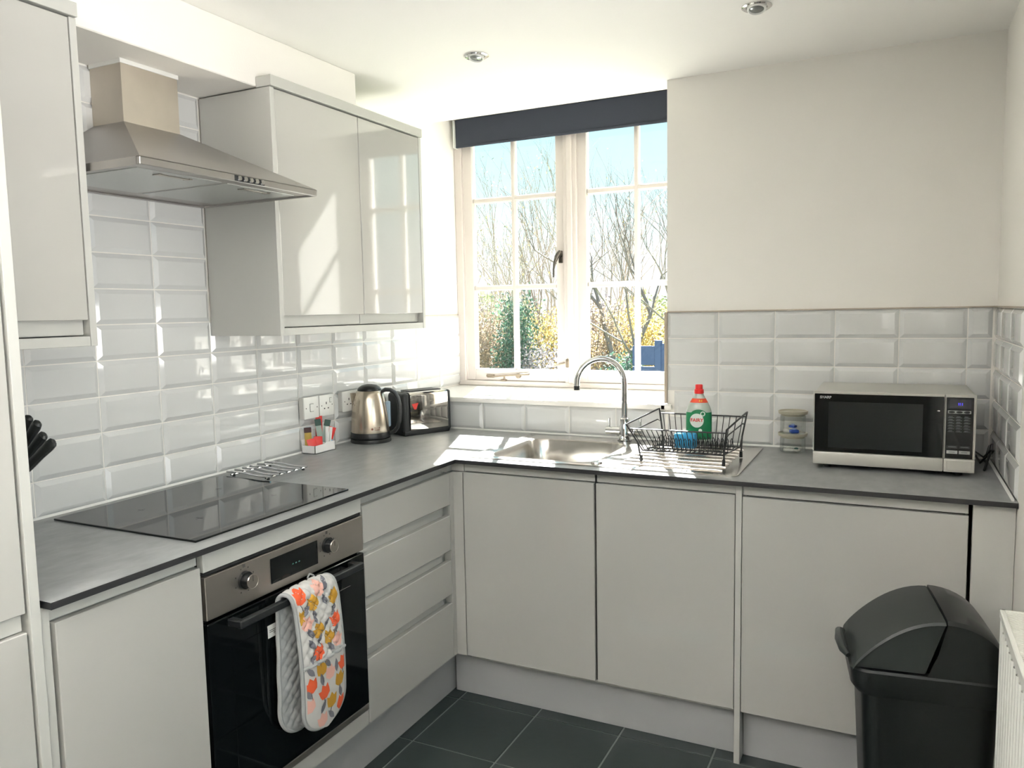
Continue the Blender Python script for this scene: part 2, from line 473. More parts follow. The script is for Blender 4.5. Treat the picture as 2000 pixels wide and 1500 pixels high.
# ---------------------------------------------------------------- roller blind
bl = thing('roller_blind', 'dark navy roller blind pulled up at the top of the window', 'blind', (0.61, 0.445, 2.243))
B().box(0.034, 1.205, 0.4435, 0.4465, 2.250, 2.380).build('fabric', blindm, bl)
B().cyl((0.03, 0.470, 2.362), (1.208, 0.470, 2.362), 0.0195, n=24).build('tube', blindm, bl)
B().box(0.034, 1.205, 0.440, 0.450, 2.243, 2.256, 0.003).build('bottom_bar', blindm, bl)
B().box(0.022, 0.028, 0.436, 0.474, 2.245, 2.378, 0.001).build('bracket', white_pl, bl)

# ---------------------------------------------------------------- recessed downlights
lampglass = pm('lamp_glass', s(120, 124, 122), 0.12, metal=0.6, var=0.1, vscale=60)
for nm, x, y in (('white recessed downlight in the ceiling in front of the window', 0.727, -0.609), ('white recessed downlight in the ceiling near the top right edge', 1.640, -0.592)):
    d = thing('downlight', nm, 'light', (x, y, CZ), group='recessed ceiling downlights')
    B().lathe([(0.043, CZ - 0.0005), (0.043, CZ - 0.003), (0.038, CZ - 0.006), (0.030, CZ - 0.005), (0.028, CZ - 0.001)], (x, y, 0), 32).build('bezel', chrome, d)
    q = B().lathe([(0.027, 0.0005), (0.027, -0.009), (0.023, -0.012), (0.021, -0.009), (0.021, -0.002)], (0, 0, 0), 28)
    q.xf(Matrix.Translation((x, y, CZ - 0.001)) @ Matrix.Rotation(math.radians(-14), 4, 'X'))
    q.build('gimbal', white_pl, d)
    q = B().lathe([(0.0205, -0.003), (0.0205, -0.0075), (0.016, -0.0095), (0.0, -0.0105)], (0, 0, 0), 24)
    q.xf(Matrix.Translation((x, y, CZ - 0.001)) @ Matrix.Rotation(math.radians(-14), 4, 'X'))
    q.build('bulb', lampglass, d)
# frames added around the two out-of-view openings made for the fill lights
rw = bpy.data.objects.new('fill_opening_left', None); C.objects.link(rw)
tag(rw, 'added white framed opening for fill light, unseen in the left wall behind the tall unit', kind='structure'); rw.location = (0, -3.32, 1.25); OFF[rw] = Vector(rw.location)
q = B()
for a in (-3.82, -2.86): q.box(-0.06, 0.01, a, a + 0.04, 1.25, 2.16, 0.003)
for z in (1.25, 2.12): q.box(-0.06, 0.01, -3.78, -2.86, z, z + 0.04, 0.003)
q.build('window_frame', wframe, rw)
rw = bpy.data.objects.new('fill_opening_right', None); C.objects.link(rw)  # second added opening, for the side fill light
tag(rw, 'added white framed opening for fill light, unseen in the right wall above the radiator', kind='structure'); rw.location = (W, -2.05, 1.12); OFF[rw] = Vector(rw.location)
q = B()
for a in (-2.68, -1.46): q.box(W - 0.01, W + 0.06, a, a + 0.04, 1.12, 2.1, 0.003)
for z in (1.12, 2.06): q.box(W - 0.01, W + 0.06, -2.64, -1.46, z, z + 0.04, 0.003)
q.build('window_frame', wframe, rw)
# ================================================================ FITTED UNITS
XF = 0.600; YF = -0.620            # door fronts of the left run and of the window run
BEV = 0.0018
# ---- worktop: one L-shaped slab with the sink cut-out
WT0, WT1 = 0.896, 0.910
xs = [0.0005, 0.6266, 0.680, 1.120, W - 0.0005]; yy = [-2.134, -0.651, -0.555, -0.115, -0.0005]
def filled(i, j):
    if j == 0: return i == 0
    if i == 2 and j == 2: return False
    return True
q = B()
for i in range(4):
    for j in range(4):
        if not filled(i, j): continue
        x0, x1, y0, y1 = xs[i], xs[i + 1], yy[j], yy[j + 1]
        q.add([(x0, y0, WT1), (x1, y0, WT1), (x1, y1, WT1), (x0, y1, WT1)], [(0, 1, 2, 3)], 0)
        q.add([(x0, y0, WT0), (x1, y0, WT0), (x1, y1, WT0), (x0, y1, WT0)], [(3, 2, 1, 0)], 1)
        for di, dj, a, b in ((0, -1, (x0, y0), (x1, y0)), (1, 0, (x1, y0), (x1, y1)), (0, 1, (x1, y1), (x0, y1)), (-1, 0, (x0, y1), (x0, y0))):
            ii, jj = i + di, j + dj
            if 0 <= ii < 4 and 0 <= jj < 4 and filled(ii, jj): continue
            q.add([a + (WT0,), b + (WT0,), b + (WT1,), a + (WT1,)], [(0, 1, 2, 3)], 1)
wt = thing('worktop', 'grey L-shaped laminate worktop with a thin dark edge', 'worktop', (0.3, -1.0, WT0))
q.build('slab', [topm, topedge], wt, fix=False)
sq = B().prism([(0.0082, WT1), (0.014, WT1), (0.0082, WT1 + 0.006)], 'y', -2.13, -0.009)
sq.prism([(-0.0082, WT1), (-0.014, WT1), (-0.0082, WT1 + 0.006)], 'x', 0.009, W - 0.009)
sq.prism([(W - 0.0082, WT1), (W - 0.014, WT1), (W - 0.0082, WT1 + 0.006)], 'y', -0.632, -0.009)
sq.build('sealant_bead', sealm, wt)

# ---- base cupboard between the tall unit and the oven
u = thing('base_cabinet', 'narrow white base cabinet between the tall unit and the oven', 'cabinet', (0.3, -1.94, 0.15), group='base cabinets')
B().box(0.02, XF - 0.024, -2.137, -1.762, 0.16, 0.893).build('body', carc, u)
dr = B().box(XF - 0.022, XF, -2.112, -1.7655, 0.176, 0.8585, BEV).build('door', gloss, u)
B().box(XF - 0.028, XF - 0.012, -2.118, -1.7655, 0.8625, 0.8955, 0.001).build('handle_rail', panelm, u)
B().box(XF - 0.10, XF - 0.005, -2.138, -2.119, 0.16, 0.8955, 0.001).build('side_panel', panelm, u)

# ---- built-in oven
ov = thing('oven', 'built-in black glass oven with a steel control panel', 'oven', (0.3, -1.461, 0.19))
OY0, OY1 = -1.7585, -1.1640
B().box(0.04, XF - 0.02, OY0 + 0.002, OY1 - 0.002, 0.226, 0.845).build('body', shadow_gap, ov)
B().box(XF - 0.018, XF + 0.004, OY0, OY1, 0.7275, 0.8320, 0.0015).build('control_panel', ovensteel, ov)
B().box(XF - 0.018, XF - 0.003, OY0 + .002, OY1 - .002, 0.834, 0.842).build('top_vent', shadow_gap, ov)
B().box(XF + 0.0038, XF + 0.0052, -1.5495, -1.3695, 0.7485, 0.8140).build('display', blackglass, ov)
icon = pm('panel_print', s(92, 90, 86), 0.6)
glow = pm('clock_digits', s(60, 110, 100), 0.4)
for i, (dy, ww) in enumerate(((-0.012, .006), (0.0, .006), (0.012, .006))):
    B().box(XF + 0.0051, XF + 0.0056, -1.4595 + dy, -1.4595 + dy + ww, 0.776, 0.779).build('display_mark', glow, ov)
for ky in (-1.638, -1.3285):
    kn = B().cyl((XF + 0.004, ky, 0.789), (XF + 0.012, ky, 0.789), 0.0215, n=32).cyl((XF + 0.012, ky, 0.789), (XF + 0.030, ky, 0.789), 0.0185, 0.0175, n=32).build('knob', blackpl, ov)
    B().lathe([(0.0178, 0), (0.0182, 0.001), (0.0172, 0.003), (0.0165, 0.0022), (0, 0.0022)], n=32).xf(Matrix.Translation((XF + 0.0295, ky, 0.789)) @ Matrix.Rotation(PI / 2, 4, 'Y')).build('knob_cap', steel, kn)
    B().box(XF + 0.0318, XF + 0.0324, ky - 0.0007, ky + 0.0007, 0.790, 0.804).build('pointer', icon, kn)
    for t in range(8):
        a = math.radians(-20 + t * 45)
        B().box(XF + 0.0038, XF + 0.0044, ky + 0.031 * math.sin(a) - .0017, ky + 0.031 * math.sin(a) + .0017, 0.789 + 0.031 * math.cos(a) - .0017, 0.789 + 0.031 * math.cos(a) + .0017).build('symbol', icon, ov)
    B().box(XF + 0.0038, XF + 0.0044, ky - 0.004, ky + 0.004, 0.8205, 0.8285).build('symbol', icon, ov)
od = B().box(XF - 0.018, XF + 0.005, OY0, OY1, 0.2475, 0.7190, 0.002).build('oven_door', blackglass, ov)
B().box(XF + 0.0045, XF + 0.0058, OY0 + 0.07, OY1 - 0.07, 0.30, 0.64, 0.0005).build('oven_window', blackglass, od)
hn = B().box(XF + 0.034, XF + 0.050, -1.700, -1.222, 0.6935, 0.7135, 0.003)
for hy in (-1.690, -1.232): hn.box(XF + 0.004, XF + 0.040, hy - 0.010, hy + 0.010, 0.695, 0.712, 0.002)
hn.build('handle', satinblk, od)
B().box(XF - 0.018, XF + 0.003, OY0, OY1, 0.2265, 0.2455, 0.001).build('bottom_strip', ovensteel, ov)
B().box(XF + 0.0050, XF + 0.0064, -1.5716, -1.490, 0.6125, 0.6455).build('energy_label', pm('label_paper', s(222, 222, 218), 0.6), od)
q = B()
for zz, a, b in ((0.631, -1.566, -1.505), (0.6265, -1.566, -1.512), (0.622, -1.552, -1.515)): q.box(XF + 0.0062, XF + 0.0067, a, b, zz, zz + 0.0015)
q.build('label_print', darkm, od)
oh = thing('oven_housing', 'white housing panels above and below the black oven', 'cabinet', (0.5, -1.461, 0.16))
B().box(XF - 0.02, XF, OY0, OY1, 0.843, 0.8955, 0.001).build('top_panel', panelm, oh)
B().box(XF - 0.02, XF, OY0, OY1, 0.176, 0.2245, 0.001).build('bottom_panel', gloss, oh)

# ---- drawer unit
u = thing('drawer_unit', 'white gloss four-drawer base unit right of the oven', 'drawers', (0.3, -0.9, 0.15))
B().box(0.02, XF - 0.034, -1.160, -0.62, 0.16, 0.893).build('body', carc, u)
for z0, z1 in ((0.742, 0.8585), (0.5755, 0.7035), (0.4115, 0.5375), (0.176, 0.3795)):
    d = B().box(XF - 0.022, XF, -1.1555, -0.6465, z0, z1, BEV).build('drawer', gloss, u)
    B().prism([(XF - 0.032, z1 + 0.034), (XF - 0.032, z1 - 0.012), (XF - 0.0225, z1 - 0.012), (XF - 0.0225, z1 - 0.002), (XF - 0.028, z1 + 0.006), (XF - 0.028, z1 + 0.034)], 'y', -1.1555, -0.668).build('handle_rail', panelm, d)

# ---- corner post
u = thing('corner_post', 'slim white L-shaped post where the two cabinet runs meet', 'panel', (0.6, -0.63, 0.16))
B().prism([(XF - 0.03, -0.6445), (XF, -0.6445), (XF, YF - 0.001), (0.6385, YF - 0.001), (0.6385, YF + 0.02), (XF - 0.03, YF + 0.02)], 'z', 0.176, 0.8585).build('post', gloss, u)
B().prism([(XF - 0.04, -0.6445), (XF - 0.013, -0.6445), (XF - 0.013, YF + 0.012), (0.6385, YF + 0.012), (0.6385, YF + 0.03), (XF - 0.04, YF + 0.03)], 'z', 0.860, 0.8955).build('handle_rail', panelm, u)

# ---- sink base cabinet
u = thing('base_cabinet', 'wide two-door white gloss base cabinet under the sink', 'cabinet', (1.12, -0.3, 0.15), group='base cabinets')
q = B().box(0.645, 0.660, YF + 0.024, -0.02, 0.16, 0.893).box(1.575, 1.592, YF + 0.024, -0.02, 0.16, 0.893).box(0.66, 1.575, YF + 0.024, -0.02, 0.16, 0.178)
q.box(0.66, 1.575, -0.035, -0.02, 0.178, 0.893).box(1.125, 1.16, YF + 0.026, YF + 0.04, 0.178, 0.893)
q.build('body', carc, u)
for x0, x1 in ((0.6405, 1.1385), (1.1455, 1.5955)):
    B().box(x0, x1, YF, YF + 0.022, 0.176, 0.8600, BEV).build('door', gloss, u)
    B().box(x0, x1, YF + 0.013, YF + 0.025, 0.8620, 0.8955, 0.001).build('handle_rail', panelm, u)
B().box(1.1375, 1.1465, YF + 0.014, YF + 0.024, 0.176, 0.893).build('gap_strip', shadow_gap, u)

# ---- end panel, appliance door and filler
tag(B().box(1.5975, 1.6155, YF - 0.001, -0.02, 0.0, 0.8955, 0.0008).build('end_panel', panelm), 'thin white upright end panel standing on the floor right of the sink cabinet', 'panel')
u = thing('appliance_cabinet', 'integrated appliance with a wide plain white gloss door behind the bin', 'cabinet', (1.915, -0.3, 0.15))
B().box(1.625, 2.2065, YF + 0.03, -0.03, 0.16, 0.89).build('body', shadow_gap, u)
B().box(1.6175, 2.2130, YF, YF + 0.022, 0.1715, 0.8570, BEV).build('door', gloss, u)
B().box(1.6175, 2.2130, YF + 0.013, YF + 0.028, 0.8600, 0.8955, 0.001).build('handle_rail', panelm, u)
tag(B().box(2.2225, W - 0.001, YF, YF + 0.02, 0.0, 0.8955, 0.0008).build('filler_panel', panelm), 'plain white filler panel against the right wall under the worktop', 'panel')

# ---- plinths
tag(B().box(0.555, 1.5965, -0.560, -0.545, 0.0, 0.168, 0.0008).build('plinth', plinthm), 'grey-white plinth under the sink cabinet', 'plinth', 'cabinet plinths')
tag(B().box(1.6165, 2.221, -0.560, -0.545, 0.0, 0.165, 0.0008).build('plinth', plinthm), 'grey-white plinth under the wide appliance door', 'plinth', 'cabinet plinths')
tag(B().box(0.530, 0.545, -2.138, -0.5445, 0.0, 0.168, 0.0008).build('plinth', plinthm), 'grey-white plinth under the oven and drawers', 'plinth', 'cabinet plinths')

# ---- tall unit at the left edge
u = thing('tall_unit', 'tall white gloss larder unit at the left edge', 'cabinet', (0.3, -2.45, 0))
B().box(0.001, 0.575, -2.76, -2.161, 0.15, 2.128).build('body', carc, u)
B().box(0.001, 0.6045, -2.160, -2.1405, 0.0, 2.128, 0.0008).build('side_panel', panelm, u)
B().box(0.577, XF, -2.758, -2.1645, 0.8965, 2.125, BEV).build('door', gloss, u)
B().box(0.577, XF, -2.758, -2.1645, 0.165, 0.8610, BEV).build('door', gloss, u)
B().box(0.572, XF - 0.010, -2.758, -2.1680, 0.8630, 0.8945, 0.001).build('handle_rail', panelm, u)
B().box(0.54, 0.555, -2.76, -2.161, 0.0, 0.149).build('plinth', plinthm, u)

# ---- wall cabinets
def wall_cab(label, y0, y1, doors, ends, loc):
    u = thing('wall_cabinet', label, 'cabinet', loc, group='wall cabinets either side of the hood')
    X = 0.305; z0, z1 = 1.3690, 2.1240
    B().box(0.0085, X - 0.026, y0 + 0.019, y1 - 0.019, z0 + 0.026, z1 - 0.002).build('body', carc, u)
    for a in ends: B().box(0.0085, X, a, a + 0.0175, z0, z1, 0.0008).build('side_panel', panelm, u)
    B().box(0.0085, X - 0.001, y0 + (0.018 if y0 in ends else 0), y1 - 0.018, z0, z0 + 0.0235, 0.0008).build('light_pelmet', panelm, u)
    for a, b in doors:
        d = B().box(X - 0.022, X - 0.0005, a, b, 1.4305, 2.1215, BEV).build('door', gloss, u)
        B().box(X - 0.030, X - 0.0225, a, b, 1.3965, 1.440, 0.0006).build('handle_rail', panelm, d)
    B().box(0.251, X + 0.006, y0 - (0.001 if y0 in ends else 0), y1 + 0.001, z1 + 0.002, z1 + 0.034, 0.001).build('cornice', panelm, u)
    return u
wall_cab('white gloss single-door wall cabinet left of the cooker hood', -2.138, -1.7695, [(-2.134, -1.789)], [-1.7870], (0.15, -1.95, 1.369))
wall_cab('white gloss two-door wall cabinet right of the cooker hood', -1.1465, -0.3080, [(-1.1275, -0.7165), (-0.7135, -0.3275)], [-1.1465, -0.3255], (0.15, -0.73, 1.369))

# ================================================================ COOKER HOOD
h = thing('cooker_hood', 'stainless steel chimney cooker hood above the hob', 'cooker hood', (0.24, -1.46, 1.78))
HY0, HY1 = -1.7625, -1.1575; HZ0, HZ1 = 1.7800, 1.7985; HX = 0.480
cb = (0.1345, -1.5255, -1.3385, 1.9635)
q = B()
q.add([(0.009, HY0, HZ1), (HX, HY0, HZ1), (HX, HY1, HZ1), (0.009, HY1, HZ1), (0.009, cb[1], cb[3]), (cb[0], cb[1], cb[3]), (cb[0], cb[2], cb[3]), (0.009, cb[2], cb[3])],
      [(0, 1, 5, 4), (1, 2, 6, 5), (2, 3, 7, 6), (3, 0, 4, 7), (4, 5, 6, 7)])
q.build('canopy', hoodsteel, h, ang=10)
lip = B().box(HX - 0.012, HX, HY0, HY1, HZ0, HZ1, 0.0015).box(0.009, HX - 0.012, HY0, HY0 + 0.010, HZ0, HZ1).box(0.009, HX - 0.012, HY1 - 0.010, HY1, HZ0, HZ1).box(0.009, 0.03, HY0 + .01, HY1 - .01, HZ0, HZ1)
lip.build('rim', hoodsteel, h)
q = B().box(0.009, cb[0] - 0.0008, cb[1] + 0.0008, cb[2] - 0.0008, cb[3] - 0.01, 2.1295)
ch = q.build('chimney', ductsteel, h)
B().box(0.009, cb[0] + 0.002, cb[1] - 0.002, cb[2] + 0.002, 2.118, 2.1298).build('collar', white_pl, ch)
und = B()
for a0, a1, b0, b1 in ((0.03, 0.095, HY0 + .01, HY1 - .01), (0.425, HX - 0.012, HY0 + .01, HY1 - .01), (0.095, 0.425, HY0 + .01, HY0 + .035), (0.095, 0.425, HY1 - .035, HY1 - .01), (0.095, 0.425, -1.469, -1.451)):
    und.box(a0, a1, b0, b1, HZ0 + 0.004, HZ0 + 0.008)
und.build('underside', hoodsteel, h)
filt = pm('filter_mesh', s(196, 198, 196), 0.38, metal=0.9, var=0.06, vscale=300, bump=0.4, bscale=500)
for a, b in ((HY0 + 0.036, -1.4695), (-1.4505, HY1 - 0.036)):
    f = B().box(0.096, 0.424, a, b, HZ0 + 0.0025, HZ0 + 0.007, 0.001).build('filter', filt, h)
    m_ = (a + b) / 2
    B().box(0.385, 0.400, m_ - 0.045, m_ + 0.045, HZ0 + 0.0005, HZ0 + 0.0026, 0.0006).box(0.380, 0.405, m_ - 0.050, m_ - 0.042, HZ0 + 0.0003, HZ0 + 0.0027).box(0.380, 0.405, m_ + 0.042, m_ + 0.050, HZ0 + 0.0003, HZ0 + 0.0027).build('filter_handle', steel, f)
for k in range(5):
    yb_ = -1.468 + 0.0205 * k
    q = B().cyl((HX, yb_, 1.7892), (HX + 0.008, yb_, 1.7892), 0.0062, n=18)
    q.build('button', chrome, h)
B().box(HX - 0.0005, HX + 0.0008, -1.480, -1.374, 1.7822, 1.7962).build('button_panel', satinblk, h)

# ================================================================ HOB
hb = thing('induction_hob', 'black glass induction hob set on the worktop below the hood', 'hob', (0.32, -1.467, WT1))
B().box(0.058, 0.5735, -1.752, -1.184, WT1, WT1 + 0.0052, 0.0012).build('glass_top', hobglass, hb)
hp = pm('hob_print', s(46, 49, 50), 0.25)
for (x, y, r) in ((0.20, -1.60, 0.085), (0.20, -1.33, 0.075), (0.42, -1.60, 0.075), (0.42, -1.33, 0.09)):
    q = B()
    for a in (0, PI / 2):
        c, s_ = math.cos(a), math.sin(a)
        q.box(x - (0.012 if a == 0 else 0.0006), x + (0.012 if a == 0 else 0.0006), y - (0.0006 if a == 0 else 0.012), y + (0.0006 if a == 0 else 0.012), WT1 + 0.0051, WT1 + 0.0054)
    q.build('zone_mark', hp, hb)

# ================================================================ SINK AND TAP
sk = thing('sink', 'stainless steel inset sink with a bowl and a ribbed drainer', 'sink', (1.12, -0.33, WT1))
SX0, SX1, SY0, SY1 = 0.648, 1.597, -0.597, -0.052
BX0, BX1, BY0, BY1 = 0.700, 1.108, -0.545, -0.130
def rrect(x0, x1, y0, y1, r, n=6):
    out = []
    for cx, cy_, a in ((x1 - r, y1 - r, 0), (x0 + r, y1 - r, 90), (x0 + r, y0 + r, 180), (x1 - r, y0 + r, 270)):
        for i in range(n + 1):
            t = math.radians(a + 90 * i / n); out.append((cx + r * math.cos(t), cy_ + r * math.sin(t)))
    return out
# deck as quads between matching loops
def loops(q, ls):
    n = len(ls[0]); o = len(q.v)
    vs = [p for l in ls for p in l]; fs = []
    for i in range(len(ls) - 1):
        fs += [(i * n + j, i * n + (j + 1) % n, (i + 1) * n + (j + 1) % n, (i + 1) * n + j) for j in range(n)]
    q.add(vs, fs)
L3 = lambda pts, z: [(a, b, z) for a, b in pts]
Z = WT1
dk = B()
xm = 1.135
# bowl half of the deck
outer = rrect(SX0, xm, SY0, SY1, 0.022); outer = [(min(a, xm), b) for a, b in outer]
outer = [(xm if (a > xm - 0.0221) else a, (SY1 if b > SY1 - 0.0221 and a > xm - 0.03 else SY0 if b < SY0 + 0.0221 and a > xm - 0.03 else b)) for a, b in outer]
loops(dk, [L3(outer, Z + 0.0005), L3(outer, Z + 0.004), L3([(min(max(a, SX0 + 0.008), xm), min(max(b, SY0 + 0.008), SY1 - 0.008)) for a, b in outer], Z + 0.0055),
           L3(rrect(BX0 - 0.012, BX1 + 0.012, BY0 - 0.012, BY1 + 0.012, 0.075), Z + 0.0035), L3(rrect(BX0, BX1, BY0, BY1, 0.07), Z + 0.001)])
# drainer half
q2 = [(xm, SY0), (SX1 - 0.02, SY0), (SX1 - 0.006, SY0 + 0.006), (SX1, SY0 + 0.02), (SX1, SY1 - 0.02), (SX1 - 0.006, SY1 - 0.006), (SX1 - 0.02, SY1), (xm, SY1)]
def ins(pts, d): return [(min(max(a, SX0), SX1 - d), min(max(b, SY0 + d), SY1 - d)) for a, b in pts]
loops(dk, [L3(q2, Z + 0.0005), L3(q2, Z + 0.004), L3(ins(q2, 0.008), Z + 0.0055), L3([(max(a, xm + 0.03), b) for a, b in ins(q2, 0.05)], Z + 0.0035)])
inn = [(max(a, xm + 0.03), b) for a, b in ins(q2, 0.05)]
dk.add(L3(inn, Z + 0.0035), [tuple(range(len(inn)))])
deck = dk.build('deck', sinksteel, sk, ang=50)
bw = B()
def rr(d, r, z): return L3(rrect(BX0 + d, BX1 - d, BY0 + d, BY1 - d, r), z)
loops(bw, [rr(0, .07, Z + .001), rr(.004, .07, Z - .006), rr(.010, .068, Z - .08), rr(.018, .066, Z - .135), rr(.032, .06, Z - .155), rr(.06, .05, Z - .163)])
last = rr(.06, .05, Z - .163); bw.add(last, [tuple(range(len(last)))])
bw.build('bowl', sinksteel, sk, ang=60)
B().lathe([(0.042, Z - 0.1625), (0.040, Z - 0.160), (0.032, Z - 0.161), (0.0, Z - 0.164)], (0.90, -0.335, 0), 28).build('waste', chrome, sk)
for k in range(8):
    yr = -0.535 + k * 0.056
    B().tube([(1.20, yr, Z + 0.0042), (1.215, yr, Z + 0.0060), (1.525, yr, Z + 0.0060), (1.54, yr, Z + 0.0042)], 0.0035, 8).build('drainer_rib', sinksteel, sk)
B().cyl((1.128, -0.562, Z + 0.005), (1.128, -0.562, Z + 0.011), 0.020, 0.018, n=28).build('overflow_knob', sinksteel, sk)

tp = thing('tap', 'tall chrome swan-neck mixer tap behind the sink bowl', 'tap', (1.073, -0.085, WT1))
TX, TY = 1.073, -0.085; tz = WT1 + 0.0056
B().lathe([(0.028, tz), (0.028, tz + .004), (0.0235, tz + .007), (0.0225, tz + .055), (0.019, tz + .062), (0.0185, tz + .085), (0.014, tz + .09)], (TX, TY, 0), 28).build('base', chrome, tp)
B().cyl((TX - 0.075, TY, tz + 0.036), (TX + 0.075, TY, tz + 0.036), 0.0155, n=24).build('valve_body', chrome, tp)
for sgn in (-1, 1):
    B().cyl((TX + sgn * 0.064, TY, tz + 0.050), (TX + sgn * 0.064, TY, tz + 0.086), 0.0036, 0.0042, n=12).build('lever', chrome, tp)
dv = Vector((0.912 - TX, -0.185 - TY, 0)); rr_ = dv.length / 2; dh = dv.normalized(); z0 = 1.142
pts = [(TX, TY, tz + 0.085), (TX, TY, z0 - 0.06), (TX, TY, z0)]
for i in range(1, 25):
    a = PI - PI * i / 24
    c = Vector((TX, TY, z0)) + dh * (rr_ + rr_ * math.cos(a)) + Vector((0, 0, rr_ * 1.04 * math.sin(a)))
    pts.append(c)
pts.append(pts[-1] + Vector((0, 0, -0.018)))
B().tube(pts, 0.0112, 18).build('spout', chrome, tp)
B().cyl(pts[-1] + Vector((0, 0, 0.012)), pts[-1] + Vector((0, 0, -0.004)), 0.0118, n=18).build('aerator', satinblk, tp)
# ================================================================ THINGS ON THE LEFT WORKTOP
# ---- wall sockets and switch on surface boxes
def plate(label, y0, kind):
    t = thing('wall_switch' if kind == 'switch' else 'wall_socket', label, 'switch' if kind == 'switch' else 'socket', (0.02, y0 + 0.042, 1.041), group='white wall sockets')
    z0, z1, X = 1.0385, 1.1205, 0.034
    y1 = y0 + 0.084 * (1 if kind != 'double' else 1.72)
    B().box(0.0083, X - 0.006, y0 + 0.001, y1 - 0.001, z0 + 0.001, z1 - 0.001, 0.001).build('back_box', pm('back_box_grey', s(196, 194, 190), 0.5), t)
    B().box(X - 0.006, X, y0, y1, z0, z1, 0.002, seg=2).build('plate', white_pl, t)
    ym = y0 + 0.042; zm = (z0 + z1) / 2
    for yy_ in (y0 + 0.011, y1 - 0.011): B().cyl((X - 0.001, yy_, zm), (X + 0.0004, yy_, zm), 0.0022, n=12).build('screw', darkm, t)
    if kind == 'switch':
        q = B().box(X - 0.001, X + 0.003, ym - 0.009, ym + 0.009, zm - 0.014, zm + 0.014, 0.0015)
        q.build('rocker', white_pl, t)
        B().box(X - 0.0005, X + 0.0004, ym - 0.0105, ym + 0.0105, zm - 0.0155, zm + 0.0155).build('rocker_gap', pm('rocker_gap_grey', s(120, 120, 118), 0.6), t)
    else:
        for c in ((ym - 0.004,) if kind == 'single' else (ym - 0.004, y1 - 0.038)):
            q = B().box(X - 0.0005, X + 0.0004, c - 0.0022, c + 0.0022, zm + 0.004, zm + 0.013)
            for dy in (-0.011, 0.011): q.box(X - 0.0005, X + 0.0004, c + dy - 0.0032, c + dy + 0.0032, zm - 0.014, zm - 0.0095)
            q.build('pin_holes', darkm, t)
            B().box(X - 0.001, X + 0.0028, c + 0.021, c + 0.031, zm + 0.010, zm + 0.026, 0.001).build('rocker', white_pl, t)
            B().box(X - 0.0005, X + 0.0004, c + 0.0195, c + 0.0325, zm + 0.0085, zm + 0.0275).build('rocker_gap', MATS.get('rocker_gap_grey') or darkm, t)
plate('white wall switch with one rocker, leftmost above the sachet caddy', -0.747, 'switch')
plate('white single wall socket between the switch and the double socket', -0.658, 'single')
plate('white double wall socket half hidden behind the kettle', -0.517, 'double')

# ---- sachet caddy
cardm = pm('white_card', s(232, 231, 230), 0.5, var=0.015)
ca = thing('sachet_caddy', 'small white caddy holding drink sachets by the switch', 'caddy', (0.048, -0.69, WT1))
q = B(); cx0, cx1, cy0, cy1 = 0.016, 0.080, -0.750, -0.632; zc = WT1 + 0.0006
q.box(cx0, cx1, cy0, cy1, zc, zc + 0.002)
q.box(cx0, cx1, cy0, cy0 + 0.002, zc, zc + 0.030).box(cx0, cx1, cy1 - 0.002, cy1, zc, zc + 0.034)
q.box(cx0, cx0 + 0.002, cy0, cy1, zc, zc + 0.052)
q.prism([(cy0, zc), (cy1, zc), (cy1, zc + 0.034), (-0.668, zc + 0.036), (-0.683, zc + 0.036), (-0.694, zc + 0.031), (cy0, zc + 0.030)], 'x', cx1 - 0.002, cx1)
q.build('tray', cardm, ca)
B().box(0.018, 0.078, -0.692, -0.690, zc + 0.002, zc + 0.036).build('divider', cardm, ca)
sred = pm('red_sachet', s(214, 38, 30), 0.35, var=0.12, vscale=60)
sgrn = pm('green_sachet', s(48, 78, 68), 0.4, var=0.1, vscale=60)
ssil = pm('silver_green_sachet', s(158, 176, 168), 0.35, var=0.1, vscale=60)
syel = pm('yellow_sachet', s(176, 150, 62), 0.4, var=0.1, vscale=60)
swht = pm('white_sachet', s(226, 226, 224), 0.45, var=0.04)
sblu = pm('blue_sachet', s(150, 192, 224), 0.4)
sdrk = pm('dark_sachet_end', s(64, 34, 34), 0.5)
def sachet(label, loc, wd, ht, m, tilt, yaw, band=None, cut=0.0):
    t = thing('drink_sachet', label, 'sachet', loc, yaw, 'drink sachets in the caddy')
    t.rotation_euler = (tilt[0], tilt[1], yaw)
    rows = []
    n = 7
    for i in range(n):
        f_ = i / (n - 1); th = 0.0035 * math.sin(PI * f_) + 0.0003
        rows.append((f_ * ht, th))
    q = B(); vs = []; fs = []
    for z, th in rows:
        vs += [(-wd / 2, 0, z), (0, -th, z), (wd / 2, 0, z), (0, th, z)]
    for i in range(n - 1):
        for j in range(4): fs.append((i * 4 + j, i * 4 + (j + 1) % 4, i * 4 + 4 + (j + 1) % 4, i * 4 + 4 + j))
    fs += [(3, 2, 1, 0), tuple((n - 1) * 4 + j for j in range(4))]
    q.add(vs, fs); q.build('packet', m, t)
    if band:
        B().box(-wd / 2 - 0.0003, wd / 2 + 0.0003, -0.0042, 0.0042, ht * 0.80, ht * 1.01, 0.001).build('coloured_end', band, t)
zs0 = WT1 + 0.003
sachet('silver-green stick sachet with a dark green end, left of the tall pair', (0.050, -0.676, zs0), 0.022, 0.120, ssil, (0.0, -0.10), 0.9, sgrn)
sachet('silver-green stick sachet with a dark green end, right of the tall pair', (0.046, -0.668, zs0), 0.022, 0.116, ssil, (0.0, 0.22), 0.9, sgrn)
sachet('tall red sachet peeping out behind the green sticks', (0.030, -0.668, zs0), 0.026, 0.130, sred, (0, 0.03), 0.9)
sachet('white stick sachet in the middle of the caddy', (0.066, -0.664, zs0), 0.013, 0.090, swht, (0, 0.04), 0.9)
sachet('white stick sachet right of the middle one', (0.064, -0.652, zs0), 0.012, 0.086, swht, (0, 0.14), 0.9)
